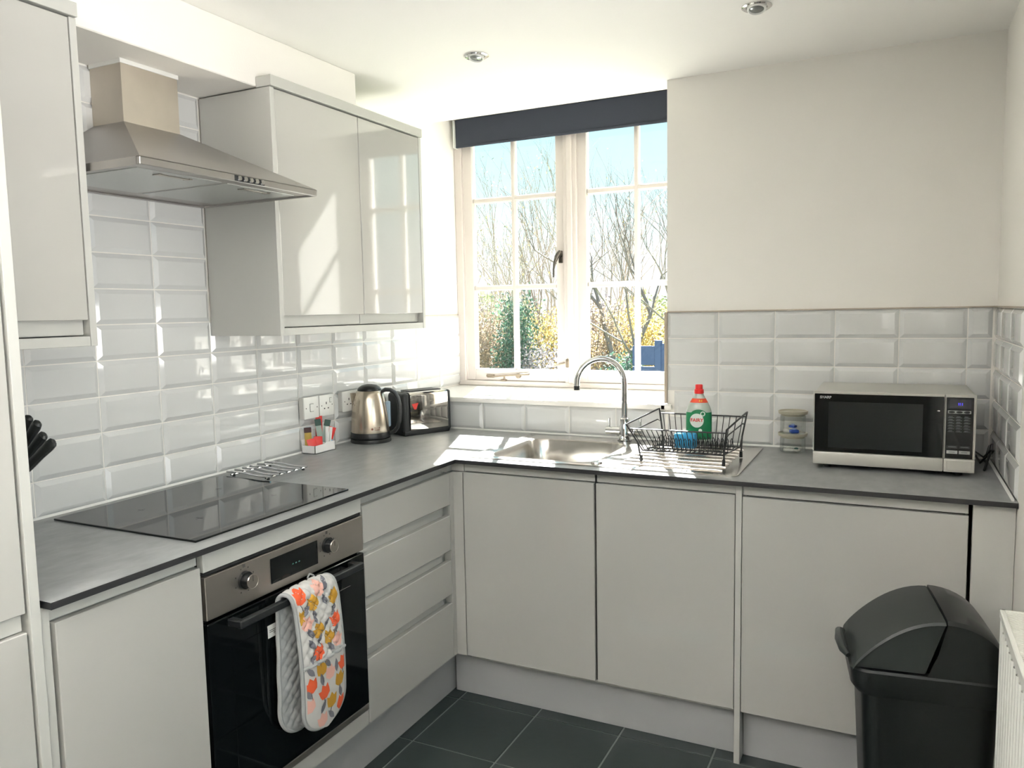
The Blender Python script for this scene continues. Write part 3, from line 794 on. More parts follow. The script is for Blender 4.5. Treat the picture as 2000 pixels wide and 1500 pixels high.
sachet('red sachet leaning over the right end of the caddy', (0.050, -0.650, zs0 + 0.006), 0.030, 0.082, sred, (0, 0.34), 0.9)
sachet('yellow sachet with a dark top at the back left of the caddy', (0.028, -0.724, zs0), 0.026, 0.092, syel, (0, -0.02), 0.9, sdrk)
sachet('pale blue sachet lying low in the right end of the caddy', (0.062, -0.640, zs0), 0.011, 0.036, sblu, (0, 0.1), 0.7)
sachet('short red sachet at the left front of the caddy', (0.063, -0.735, zs0 + 0.004), 0.034, 0.050, sred, (-0.2, -0.18), 0.9)
sachet('short red sachet second from the left front of the caddy', (0.066, -0.715, zs0 + 0.003), 0.032, 0.056, sred, (-0.2, 0.06), 0.9)
sachet('short red sachet beside the card divider of the caddy', (0.066, -0.700, zs0 + 0.002), 0.016, 0.054, sred, (-0.1, 0.0), 0.9)

# ---- kettle
kt = thing('kettle', 'brushed steel kettle with a black base, lid and handle', 'kettle', (0.099, -0.427, WT1 + 0.0002), math.radians(24))
B().lathe([(0.082, 0), (0.083, 0.004), (0.081, 0.014), (0.074, 0.017)], n=48).build('power_base', satinblk, kt)
B().lathe([(0.074, 0.0172), (0.0795, 0.019), (0.080, 0.040), (0.079, 0.0415)], n=48).build('band', blackpl, kt)
B().lathe([(0.0790, 0.0417), (0.0796, 0.048), (0.0785, 0.075), (0.0755, 0.11), (0.0705, 0.145), (0.0645, 0.175), (0.0580, 0.198), (0.0515, 0.2085), (0.048, 0.2105)], n=64).build('body', kettlest, kt)
B().lathe([(0.0485, 0.2107), (0.0482, 0.2150), (0.042, 0.224), (0.030, 0.2315), (0.012, 0.2352), (0, 0.2356)], n=40).build('lid', blackpl, kt)
q = B()
rows = []
for i in range(6):
    f_ = i / 5; z = 0.135 + 0.066 * f_; ex = 0.004 + 0.027 * f_ ** 1.3
    rb = 0.0705 - 0.0145 * f_; hw = 0.012 + 0.014 * f_
    rows.append([(-rb + 0.012, -hw, z), (-rb - ex * 0.5, -hw * 0.75, z), (-rb - ex, 0, z), (-rb - ex * 0.5, hw * 0.75, z), (-rb + 0.012, hw, z)])
q.grid(rows); q.add(rows[-1], [(0, 1, 2, 3, 4)])
q.build('spout', kettlest, kt)
q = B()
path = [(0.050, 0.204), (0.066, 0.212), (0.086, 0.211), (0.104, 0.199), (0.116, 0.178), (0.122, 0.150), (0.123, 0.115), (0.119, 0.082), (0.111, 0.056), (0.098, 0.040), (0.082, 0.034)]
rows = []
for i, (x, z) in enumerate(path):
    a = Vector(path[min(i + 1, len(path) - 1)]) - Vector(path[max(i - 1, 0)]); a.normalize(); nx, nz = -a[1], a[0]
    h_ = 0.0085 if 0 < i < len(path) - 1 else 0.007; wd = 0.015
    ring = []
    for t in range(12):
        an = 2 * PI * t / 12; u_, v_ = math.cos(an) * h_, math.sin(an) * wd
        ring.append((x + nx * u_, v_, z + nz * u_))
    rows.append(ring + [ring[0]])
q.grid(rows); q.add(rows[0][:-1], [tuple(range(12))]); q.add(rows[-1][:-1], [tuple(range(12))])
q.build('handle', satinblk, kt)
B().box(0.066, 0.084, -0.009, 0.009, 0.060, 0.165, 0.004).build('water_gauge', pm('gauge', s(150, 170, 186), 0.12, var=0.1), kt)
klm = pm('etched_logo', s(120, 66, 48), 0.5)
def on_curve(txt, size, z, ang, m, parent):
    a = math.radians(ang); r = 0.0797 if z < 0.06 else 0.0788
    n = Vector((math.cos(a), math.sin(a), 0)); tx = Vector((-math.sin(a), math.cos(a), 0))
    M = Matrix((tx, Vector((0, 0, 1)), n)).transposed().to_4x4(); M.translation = n * r + Vector((0, 0, z))
    return text(txt, size, m, parent, M, 0.0006)
on_curve('Russell', 0.0085, 0.0640, -58, klm, kt)
on_curve('Hobbs', 0.0085, 0.0565, -58, klm, kt)
a = math.radians(-73)
B().cyl((0.077 * math.cos(a), 0.077 * math.sin(a), 0.060), (0.0798 * math.cos(a), 0.0798 * math.sin(a), 0.060), 0.0042, n=16).build('logo_mark', klm, kt)

# ---- toaster
ts = thing('toaster', 'chrome two-slice toaster with black ends in the corner', 'toaster', (0.1625, -0.157, WT1 + 0.0002), math.radians(65.3))
def endcap(x0, x1, d, z0, z1, bv): return B().box(x0, x1, -d, d, z0, z1, bv, seg=5)
endcap(-0.1225, -0.083, 0.0668, 0.008, 0.184, 0.018).build('end_cap', satinblk, ts)
endcap(0.103, 0.1225, 0.0668, 0.008, 0.184, 0.0095).build('end_cap', satinblk, ts)
B().box(-0.116, 0.116, -0.0655, 0.0655, 0.0, 0.026, 0.006, seg=2).build('base', satinblk, ts)
prof = [(-0.0675, 0.024), (-0.0675, 0.168), (-0.0655, 0.1765), (-0.060, 0.1825), (-0.052, 0.185), (0.052, 0.185), (0.060, 0.1825), (0.0655, 0.1765), (0.0675, 0.168), (0.0675, 0.024)]
B().prism(prof, 'x', -0.0865, 0.1045).build('shell', mirrorst, ts, ang=25)
B().box(-0.070, 0.090, -0.038, 0.038, 0.1852, 0.1890, 0.001).box(-0.070, 0.090, -0.030, -0.008, 0.1852, 0.1895).build('slot_surround', satinblk, ts)
for yy_ in (-0.022, 0.022): B().box(-0.064, 0.084, yy_ - 0.010, yy_ + 0.010, 0.1891, 0.1894).build('bread_slot', shadow_gap, ts)
B().box(0.1222, 0.136, -0.014, 0.014, 0.096, 0.108, 0.003, seg=2).build('lever', chrome, ts)
B().cyl((0.1222, 0, 0.062), (0.134, 0, 0.062), 0.013, n=24).build('browning_knob', blackpl, ts)
text('Breville', 0.0105, darkm, ts, Matrix.Translation((0.012, -0.0677, 0.048)) @ Matrix.Rotation(PI / 2, 4, 'X'), 0.0003)
B().add([(-0.080, -0.0679, 0.136), (-0.046, -0.0679, 0.140), (-0.058, -0.0679, 0.112), (-0.068, -0.0679, 0.112)], [(0, 1, 2, 3)]).build('red_sticker', pm('red_sticker', s(196, 52, 44), 0.4), ts)

# ---- wire trivet
tv = thing('wire_trivet', 'chrome wire trivet with wavy rods beside the hob', 'trivet', (0.155, -1.08, WT1))
for k in range(6):
    y0 = -1.168 + 0.0345 * k
    pts = [(0.055 + 0.2 * i / 14, y0 + 0.016 * (1 if k >= 0 else 1) * math.sin(i / 14 * 2 * PI * 0.95) * 0.55 + 0.010 * (1 - i / 14), WT1 + 0.0135) for i in range(15)]
    B().tube(pts, 0.0032, 8).build('rod', chrome, tv)
for x in (0.088, 0.236):
    B().tube([(x, -1.172, WT1 + 0.0075), (x, -0.983, WT1 + 0.0075)], 0.0032, 8).build('cross_bar', chrome, tv)
    for y in (-1.160, -0.996): B().cyl((x, y, WT1 + 0.0002), (x, y, WT1 + 0.0055), 0.005, n=12).build('foot', blackpl, tv)

# ---- knife block with four knives, half hidden behind the tall unit
kb = thing('knife_block', 'dark knife block tucked behind the tall unit', 'knife block', (0.2, -2.045, WT1))
q = B().prism([(0.10, WT1), (0.24, WT1), (0.290, WT1 + 0.10), (0.235, WT1 + 0.205), (0.10, WT1 + 0.10)], 'y', -2.100, -1.985)
q.build('block', pm('dark_beech', s(58, 44, 36), 0.45, var=0.2, vscale=20, vstretch=(1, 8, 1)), kb)
pmh = pm('knife_handle', s(30, 33, 33), 0.38, var=0.06)
K = [((0.5106, -2.03, 1.1903), (0.395, -2.03, 1.115), 'lowest black knife handle sticking out beside the tall unit'),
     ((0.4359, -2.00, 1.1963), (0.345, -2.00, 1.125), 'second lowest black knife handle sticking out beside the tall unit'),
     ((0.3950, -1.985, 1.2180), (0.318, -1.985, 1.140), 'second highest black knife handle sticking out beside the tall unit'),
     ((0.3450, -1.972, 1.2260), (0.290, -1.972, 1.150), 'highest black knife handle, only its tip showing beside the tall unit')]
for a, b, lab in K:
    t = thing('kitchen_knife', lab, 'knife', b, group='knives in the knife block')
    A = Vector(a); Bq = Vector(b); d = (A - Bq).normalized(); n = Vector((-d.z, 0, d.x)); L_ = (A - Bq).length
    rows = []
    for f_, hh, th in ((-0.35, 0.008, 0.006), (0.0, 0.009, 0.008), (0.25, 0.0105, 0.009), (0.6, 0.0100, 0.009), (0.85, 0.0120, 0.009), (0.96, 0.0105, 0.008), (1.0, 0.005, 0.004)):
        c = Bq + d * (L_ * f_); r_ = []
        for t_ in range(10):
            an = 2 * PI * t_ / 10
            r_.append(c + n * (hh * math.cos(an)) + Vector((0, th * math.sin(an), 0)))
        rows.append(r_ + [r_[0]])
    q = B().grid(rows); q.add(rows[0][:-1], [tuple(range(10))]); q.add(rows[-1][:-1], [tuple(range(10))])
    q.build('handle', pmh, t)
    c = Bq - d * (L_ * 0.35)
    B().add([c + n * 0.012, c - n * 0.012, c - n * 0.010 - d * 0.11, c + n * 0.002 - d * 0.13], [(0, 1, 2, 3)]).build('blade', steel, t)

# ================================================================ THINGS AT THE SINK
wirem = pm('black_wire', s(42, 42, 43), 0.4, metal=0.3, var=0.08)
rk = thing('dish_rack', 'black wire dish drying rack on the drainer', 'dish rack', (1.40, -0.385, WT1 + 0.006))
FL, FR, BL, BR = Vector((1.213, -.502, 1.044)), Vector((1.546, -.500, 1.041)), Vector((1.264, -.270, 1.072)), Vector((1.572, -.270, 1.0715))
fl_, fr_, bl_, br_ = Vector((1.262, -.472, .952)), Vector((1.531, -.468, .952)), Vector((1.287, -.296, .952)), Vector((1.553, -.296, .952))
ft = {'fl': Vector((1.258, -.478, WT1 + .0075)), 'fr': Vector((1.531, -.466, WT1 + .0075)), 'bl': Vector((1.284, -.292, WT1 + .0075)), 'br': Vector((1.556, -.292, WT1 + .0075))}
def lp(a, b, t): return a + (b - a) * t
for T, U, a, b, f0, f1 in ((FL, BL, fl_, bl_, 'fl', 'bl'), (FR, BR, fr_, br_, 'fr', 'br')):
    B().tube([ft[f0], lp(a, T, 0.3), lp(a, T, .85), T, lp(T, U, .06), lp(T, U, .5), lp(T, U, .94), U, lp(U, b, .15), lp(U, b, .7), ft[f1]], 0.0030, 8).build('side_frame', wirem, rk)
    B().tube([lp(a, T, .0), lp(a, T, .62), lp(lp(a, T, .72), lp(b, U, .72), .12), lp(lp(a, T, .72), lp(b, U, .72), .88), lp(b, U, .62), lp(b, U, .0), a], 0.0022, 6).build('side_wire', wirem, rk)
    for f_ in (f0, f1): B().cyl(ft[f_] - Vector((0, 0, .0008)), ft[f_] + Vector((0, 0, .020)), 0.0058, 0.0052, n=12).build('foot', blackpl, rk)
fr0, fr1 = lp(fl_, FL, .83), lp(fr_, FR, .87); br0, br1 = lp(bl_, BL, .86), lp(br_, BR, .86)
B().tube([fr0, fr1], 0.0026, 8).build('front_rail', wirem, rk)
B().tube([br0, br1], 0.0026, 8).build('back_rail', wirem, rk)
for v in (0.0, 0.33, 0.66, 1.0): B().tube([lp(fl_, bl_, v), lp(fr_, br_, v)], 0.0024, 6).build('base_rail', wirem, rk)
for k in range(19):
    t_ = (k + 0.5) / 19
    B().tube([lp(fr0, fr1, t_), lp(fl_, fr_, t_) + Vector((0, -.004, .004)), lp(fl_, fr_, t_) + Vector((0, .004, -.001)), lp(lp(fl_, fr_, t_), lp(bl_, br_, t_), .33)], 0.0016, 6).build('front_wire', wirem, rk)
for k in range(14):
    t_ = (k + 0.5) / 14
    B().tube([lp(br0, br1, t_), lp(bl_, br_, t_) + Vector((0, .003, .003)), lp(lp(fl_, fr_, t_), lp(bl_, br_, t_), .66)], 0.0016, 6).build('back_wire', wirem, rk)
for k in range(17):
    t_ = (k + 0.6) / 17.6
    for v in (0.33, 0.66):
        c = lp(lp(fl_, fr_, t_), lp(bl_, br_, t_), v)
        B().tube([c, c + Vector((0.003, -0.004, 0.032)), c + Vector((0.0055, 0, 0.038)), c + Vector((0.008, 0.004, 0.032)), c + Vector((0.011, 0, 0))], 0.0014, 6).build('plate_tine', wirem, rk)

bt = thing('dish_soap_bottle', 'clear dish soap bottle with green label and red cap in the rack', 'bottle', (1.4135, -0.302, 0.9555), math.radians(10))
bpl = pm('soap_bottle', s(196, 206, 196), 0.12, var=0.03, coat=0.4, transl=0.25)
grn = pm('green_label', s(22, 118, 74), 0.3, var=0.06, vscale=30)
redc = pm('red_cap', s(216, 34, 32), 0.3, var=0.04)
prof = [(0.036, 0.0), (0.041, 0.004), (0.0435, 0.014), (0.0435, 0.104), (0.0425, 0.118), (0.0375, 0.134), (0.0305, 0.148), (0.0230, 0.160), (0.0172, 0.172), (0.0150, 0.180)]
B().lathe(prof, n=48, sy=0.62).build('bottle', bpl, bt)
B().lathe([(0.0438, 0.020), (0.0440, 0.026), (0.0440, 0.103), (0.0432, 0.114)], n=48, sy=0.62).build('label', grn, bt)
B().lathe([(0.0312, 0.1475), (0.0228, 0.1618)], n=40, sy=0.62).build('neck_band', pm('orange_band', s(226, 74, 40), 0.35), bt)
for dx in (0.001, 0.008): B().box(dx, dx + 0.0035, -0.0185, -0.0155, 0.1515, 0.1575).build('band_mark', pm('yellow_mark', s(244, 206, 60), 0.4), bt)
B().lathe([(0.0152, 0.1785), (0.0168, 0.180), (0.0163, 0.192), (0.0128, 0.195), (0.0128, 0.207), (0.0112, 0.210), (0.0, 0.2105)], n=28).build('cap', redc, bt)
def on_label(u, zz, off=0.0003):
    rr0 = 0.0440 if zz < 0.104 else 0.0440 - 0.07 * (zz - 0.104)
    y = -0.62 * math.sqrt(max(rr0 ** 2 - u * u, 1e-6)) - off
    return (u, y, zz)
def disc(cu, cz, ru, rz_, off, m, nm):
    q = B(); rows = []
    for k in range(5):
        rows.append([on_label(cu + ru * k / 4 * math.cos(2 * PI * i / 32), cz + rz_ * k / 4 * math.sin(2 * PI * i / 32), off) for i in range(33)])
    q.grid(rows).build(nm, m, bt)
lblw = pm('label_white', s(222, 228, 220), 0.35)
disc(0.000, 0.101, 0.030, 0.024, 0.0003, grn, 'label_top')
disc(-0.006, 0.0865, 0.0235, 0.0245, 0.0006, lblw, 'white_disc')
disc(0.014, 0.110, 0.0085, 0.0085, 0.0010, lblw, 'bubble')
disc(0.014, 0.110, 0.0052, 0.0052, 0.0013, grn, 'bubble_centre')
disc(0.006, 0.052, 0.006, 0.006, 0.0006, lblw, 'bubble')
tx = text('FAIRY', 0.0168, redc, bt, Matrix.Translation((-0.006, -0.0270, 0.0875)) @ Matrix.Rotation(PI / 2, 4, 'X'), 0.0003, bold=0.0004)
for p in tx.data.vertices:
    x, y, z = on_label(p.co.x, p.co.z, 0.0012); p.co.y = y + (p.co.y + 0.0270) * 0.3

B_sp = pm('blue_sponge', s(56, 150, 196), 0.85, var=0.12, vscale=120, bump=0.6, bscale=260)
tag(B().box(1.352, 1.424, -0.408, -0.372, 0.9555, 1.0065, 0.006, seg=2).build('sponge', B_sp), 'blue sponge standing in the wire dish rack', 'sponge')

# ---- two storage jars stacked
lidm = pm('beige_lid', s(168, 164, 146), 0.4, var=0.04)
def jar(z, h_, label):
    t = thing('storage_jar', label, 'jar', (1.702, -0.092, z), group='stacked glass jars')
    c = (1.702, -0.092, 0)
    B().lathe([(0.0, z + .0008), (0.038, z + .0008), (0.0425, z + .004), (0.0435, z + .010), (0.0435, z + h_ - .006), (0.041, z + h_ - .0005)], c, 40).build('glass', jarglass, t)
    B().lathe([(0.0, z + h_ - .004), (0.040, z + h_ - .004), (0.040, z + h_ + .0005), (0.0485, z + h_ + .003), (0.0505, z + h_ + .010), (0.0500, z + h_ + .0135), (0.0475, z + h_ + .0135), (0.0455, z + h_ + .009), (0.0, z + h_ + .009)], c, 40).build('lid', lidm, t)
    return z + h_ + .0092
zj = jar(WT1 + 0.0002, 0.056, 'lower clear glass jar with a beige lid beside the microwave')
zj2 = jar(zj, 0.070, 'upper clear glass jar with a beige lid stacked on another jar')
def tablet(label, x, y, z, sz, m, m2, rz):
    t = thing('detergent_tablet', label, 'tablet', (x, y, z), rz, 'tablets in the glass jars')
    B().box(-sz[0], sz[0], -sz[1], sz[1], 0, sz[2], 0.003, seg=2).build('block', m, t)
    B().lathe([(sz[1] * 0.75, sz[2] - 0.001), (sz[1] * 0.7, sz[2] + 0.003), (sz[1] * 0.3, sz[2] + 0.005), (0, sz[2] + 0.005)], n=16).build('pearl', m2, t)
tb = pm('tablet_blue', s(44, 78, 168), 0.3, var=0.1, vscale=60); tw = pm('tablet_white', s(216, 214, 208), 0.45); tl = pm('tablet_pale', s(150, 168, 214), 0.3); tg = pm('tablet_teal', s(46, 92, 84), 0.4)
tablet('blue tablet lying in the upper glass jar', 1.708, -0.110, zj + 0.0055, (0.014, 0.012, 0.013), tb, tl, 0.5)
tablet('blue tablet on top of another in the upper glass jar', 1.702, -0.094, zj + 0.0230, (0.012, 0.010, 0.009), tb, tl, -0.4)
tablet('white tablet at the left in the upper glass jar', 1.680, -0.096, zj + 0.0055, (0.011, 0.012, 0.010), tw, tw, 0.2)
tablet('white tablet at the left in the lower glass jar', 1.690, -0.112, WT1 + 0.0055, (0.016, 0.010, 0.009), tw, tw, 0.3)
tablet('white and teal tablet at the right in the lower glass jar', 1.716, -0.106, WT1 + 0.0055, (0.012, 0.010, 0.008), tw, tg, -0.5)

# ================================================================ MICROWAVE
mw = thing('microwave', 'silver microwave oven with a black door at the right end of the worktop', 'microwave', (2.02, -0.2, WT1))
X0, X1, Y0, Y1, Z0, Z1 = 1.7930, 2.2440, -0.363, -0.035, 0.9255, 1.1600
B().box(X0 + 0.002, X1 - 0.002, Y0 + 0.016, Y1, Z0, Z1 - 0.001, 0.003).build('casing', silverpl, mw)
XD = 2.1615
B().box(X0, XD - 0.0008, Y0, Y0 + 0.0155, 0.9665, Z1, 0.0015).box(X0, XD - 0.0008, Y0 - 0.002, Y0 + 0.0155, Z0, 0.9660, 0.003, seg=2).build('door_frame', silverpl, mw)
B().box(XD + 0.0008, X1, Y0, Y0 + 0.0155, 0.9665, Z1, 0.0015).box(XD + 0.0008, X1, Y0 - 0.002, Y0 + 0.0155, Z0, 0.9660, 0.003, seg=2).build('panel_frame', silverpl, mw)
dg_ = B().box(X0 + 0.0035, XD - 0.0025, Y0 - 0.0035, Y0 + 0.001, 0.9680, Z1 - 0.0075, 0.001).build('door_glass', blackglass, mw)
B().box(1.838, 2.104, Y0 - 0.0041, Y0 - 0.0034, 0.981, 1.128).build('door_window', pm('mesh_window', s(22, 26, 27), 0.18, var=0.08, vscale=350), dg_)
text('SHARP', 0.0115, pm('silver_print', s(176, 178, 178), 0.4, metal=0.3), dg_, face_ny((1.829, Y0 - 0.0037, 1.141)), 0.0003, bold=0.0003)
B().lathe([(0.0045, 0), (0.004, 0.001), (0, 0.0014)], n=16).xf(Matrix.Translation((2.145, Y0 - 0.0034, 1.110)) @ Matrix.Rotation(PI / 2, 4, 'X') @ Matrix.Scale(0.55, 4, (0, 1, 0))).build('door_mark', chrome, dg_)
cp_ = B().box(XD + 0.004, X1 - 0.0075, Y0 - 0.0030, Y0 + 0.001, 0.9680, Z1 - 0.0085, 0.001).build('control_panel', blackglass, mw)
B().box(XD + 0.012, X1 - 0.015, Y0 - 0.0034, Y0 - 0.0029, 1.118, 1.146).build('display', pm('display_dark', s(16, 18, 34), 0.1), cp_)
for k, (a, b) in enumerate(((2.196, 1.132), (2.200, 1.132), (2.2055, 1.132))):
    B().box(a, a + 0.0022, Y0 - 0.0037, Y0 - 0.0033, b - 0.004, b + 0.004).build('display_digit', pm('digit_blue', s(70, 60, 200), 0.3, emit=0.5, emit_col=s(70, 60, 220)) if k == 0 else MATS['digit_blue'], cp_)
keyl = pm('key_print', s(92, 98, 98), 0.5); keys = pm('key_silver', s(164, 166, 164), 0.4, metal=0.3)
B().box(2.1695, 2.2300, Y0 - 0.0036, Y0 - 0.0029, 1.1035, 1.1125, 0.0006).build('key_strip', keys, cp_)
for k in range(3):
    B().lathe([(0.0085, 0), (0.0075, 0.0012), (0, 0.0014)], n=20).xf(Matrix.Translation((2.1800 + 0.0198 * k, Y0 - 0.0036, 1.108)) @ Matrix.Rotation(PI / 2, 4, 'X') @ Matrix.Scale(0.42, 4, (0, 1, 0))).build('key', blackpl, cp_)
for r_ in range(6):
    for c_ in range(3):
        x = 2.1705 + c_ * 0.0205; z = 1.0905 - r_ * 0.0085
        q = B().box(x, x + (0.0165 if c_ < 2 else 0.0175), Y0 - 0.0032, Y0 - 0.0029, z, z + 0.0016).box(x + 0.002, x + 0.012, Y0 - 0.0032, Y0 - 0.0029, z + 0.0030, z + 0.0046)
        q.build('key_label', keyl, cp_)
for x in (2.1690, 2.2010):
    B().box(x, x + 0.029, Y0 - 0.0034, Y0 - 0.0029, 0.9990, 1.0080).build('key', blackpl, cp_)
    B().box(x + 0.004, x + 0.025, Y0 - 0.0037, Y0 - 0.0033, 1.0020, 1.0046).build('key_label', keyl, cp_)
    B().box(x, x + 0.029, Y0 - 0.0036, Y0 - 0.0029, 0.9820, 0.9920, 0.0005).build('key', keys, cp_)
    B().box(x + 0.006, x + 0.022, Y0 - 0.0038, Y0 - 0.0035, 0.9860, 0.9880).build('key_label', keyl, cp_)
B().box(2.1700, X1 - 0.008, Y0 - 0.0028, Y0 + 0.001, 0.9310, 0.9600, 0.001).build('door_button', silverpl, mw)
for x in (X0 + 0.04, X1 - 0.04):
    for y in (Y0 + 0.05, Y1 - 0.04): B().cyl((x, y, WT1 + 0.0002), (x, y, Z0 + 0.001), 0.013, n=16).build('foot', blackpl, mw)
B().tube([(2.236, -0.060, 0.975), (2.252, -0.10, 0.965), (2.262, -0.16, 0.945), (2.272, -0.20, 0.930), (2.286, -0.21, 0.950), (2.296, -0.20, 0.985), (2.303, -0.19, 0.990), (2.300, -0.20, 0.965), (2.288, -0.22, 0.935), (2.280, -0.24, 0.9145), (2.288, -0.20, 0.9145), (2.30, -0.12, 0.9145), (2.295, -0.06, 0.9145)], 0.0036, 8).build('power_cable', blackpl, mw)
B().tube([(2.250, -0.09, 0.950), (2.262, -0.15, 0.956), (2.280, -0.21, 0.950), (2.297, -0.225, 0.975), (2.306, -0.21, 0.972), (2.306, -0.16, 0.955)], 0.0030, 8).build('power_cable', blackpl, mw)

# ================================================================ OVEN GLOVE
gl = thing('oven_glove', 'quilted double oven glove with a floral print hanging on the oven handle', 'oven glove', (0.65, -1.45, 0.71))
XB, XT0, XT1 = 0.6225, 0.631, 0.662
path = [(0.6165, 0.335 + 0.00 + i * (0.690 - 0.335) / 22) for i in range(23)]
path = [(XB - 0.0 + 0.001 * math.sin(i), z) for i, (x, z) in enumerate(path)]
arc = []
for i in range(1, 12):
    a = PI - PI * i / 12
    arc.append((0.6420 + 0.0205 * math.cos(a), 0.7020 + 0.0215 * math.sin(a)))
front = [(0.6640 + 0.010 * math.sin(PI * i / 24), 0.692 - i * (0.692 - 0.330) / 24) for i in range(25)]
full = path + arc + front
npth = len(full)
lens = [0.0]
for i in range(1, npth): lens.append(lens[-1] + math.dist(full[i], full[i - 1]))
TL = lens[-1]
HW = 0.083
def centre(sv):
    t_ = sv / TL
    return -1.4525 + 0.012 * (t_ - 0.5) * 2 - (0.014 if t_ < 0.45 else 0.014 * max(0, 1 - (t_ - 0.45) / 0.12))
def at(sv):
    sv = min(max(sv, 0), TL)
    for i in range(1, npth):
        if lens[i] >= sv: break
    f_ = (sv - lens[i - 1]) / max(1e-9, lens[i] - lens[i - 1])
    a, b = Vector(full[i - 1]), Vector(full[i])
    p = a.lerp(b, f_); d = (b - a).normalized()
    return p, Vector((-d[1], d[0]))     # normal pointing away from the oven on the front
def halfw(sv):
    e_ = min(sv, TL - sv); r_ = 0.078
    if e_ >= r_: return HW
    return HW * math.sqrt(max(1 - ((r_ - e_) / r_) ** 2.2, 0.0))
POCK = TL - 0.195
def surf(sv, v, side, extra=0.0):
    p, n = at(sv); hw = halfw(sv); y = centre(sv) + v * hw
    edge = max(0.0, 1 - abs(v) ** 4)
    qv = v * hw
    quilt = abs(math.sin((sv + qv) * PI / 0.034)) * abs(math.sin((sv - qv) * PI / 0.034))
    if side > 0:
        th = 0.0035 + (0.0085 * edge if sv > POCK else 0.0075 * edge * min(1, quilt * 1.9) ** 0.6) + extra
    else:
        th = -(0.0025 + 0.0055 * edge * min(1, quilt * 1.9) ** 0.6)
    # outward side: away from the handle bar
    return Vector((p[0] + n[0] * th, y, p[1] + n[1] * th))
NS, NV = 190, 44
svs = [TL * i / NS for i in range(NS + 1)]; svs[0] = 0.0004; svs[-1] = TL - 0.0004
vv = [-1 + 2 * j / NV for j in range(NV + 1)]
q = B()
top = [[surf(a, v, 1) for v in vv] for a in svs]
bot = [[surf(a, v, -1) for v in vv] for a in svs]
q.grid(top); q.grid(bot)
for r0, r1 in ((0, 0), (-1, -1)):
    q.grid([top[r0], bot[r1]])
q.grid([[r[0] for r in top], [r[0] for r in bot]]); q.grid([[r[-1] for r in top], [r[-1] for r in bot]])
gcl = pm('quilted_cotton', s(200, 198, 194), 0.85, var=0.05, vscale=60, bump=0.3, bscale=900, sheen=0.2)
ggr = pm('grey_lining', s(158, 160, 159), 0.88, var=0.06, vscale=60, bump=0.3, bscale=900)
gcl_o = q.build('quilted_cloth', gcl, gl, ang=80)
me = gcl_o.data; me.materials.append(ggr)
for p in me.polygons:
    c = p.center + OFF[gl]
    if c.x < 0.640 and c.z < 0.705: p.material_index = 1
edge = []
rim = [surf(a, -1, 1) * 0.5 + surf(a, -1, -1) * 0.5 for a in svs] + [surf(a, 1, 1) * 0.5 + surf(a, 1, -1) * 0.5 for a in reversed(svs)]
B().tube(rim, 0.0058, 8, closed=True).build('piping', ggr, gl)
B().tube([surf(POCK, v, 1, 0.003) for v in vv], 0.0045, 8).build('pocket_hem', ggr, gl)
hp_ = surf(TL * 0.47, 0.80, 1)
B().tube([hp_, hp_ + Vector((-.004, -.006, .012)), hp_ + Vector((-.006, -.018, .018)), hp_ + Vector((-.004, -.028, .012)), hp_ + Vector((-.002, -.026, .004)), hp_ + Vector((0, -.012, .002))], 0.0026, 8).build('hanging_loop', ggr, gl)
cols = {'o': pm('print_orange', s(222, 92, 52), 0.85), 'm': pm('print_mustard', s(186, 140, 44), 0.85), 'p': pm('print_pink', s(222, 172, 158), 0.85), 'g': pm('print_grey', s(112, 112, 120), 0.85), 's': pm('print_stem', s(74, 70, 74), 0.85)}
MOT = {'o': [(-1.519, .716), (-1.397, .618), (-1.473, .554), (-1.379, .492), (-1.507, .478), (-1.459, .441), (-1.384, .38)],
 'm': [(-1.476, .689), (-1.396, .68), (-1.53, .664), (-1.467, .613), (-1.427, .581), (-1.467, .509), (-1.393, .451), (-1.428, .406)],
 'p': [(-1.448, .716), (-1.503, .643), (-1.393, .56), (-1.433, .486), (-1.513, .424), (-1.464, .366)],
 'g': [(-1.421, .717), (-1.432, .681), (-1.502, .676), (-1.474, .649), (-1.4, .645), (-1.434, .617), (-1.495, .611), (-1.462, .589), (-1.399, .587), (-1.425, .551), (-1.495, .582), (-1.493, .548), (-1.444, .514), (-1.408, .492), (-1.467, .476), (-1.462, .399), (-1.429, .363), (-1.391, .412), (-1.507, .513), (-1.517, .456)]}
tul = [(-.5, -.15), (-.42, -.45), (0, -.62), (.42, -.45), (.5, -.15), (.52, .35), (.25, .22), (0, .55), (-.25, .22), (-.52, .35)]
leaf = [(0, -.75), (.24, -.35), (.30, 0), (.2, .38), (0, .8), (-.2, .38), (-.30, 0), (-.24, -.35)]
gr = random.Random(5)
def s_of(z):            # arc length on the front for a height
    lo = 0.45 * TL
    best = min((abs(at(TL * (0.46 + 0.54 * i / 300))[0][1] - z), TL * (0.46 + 0.54 * i / 300)) for i in range(301))
    return best[1]
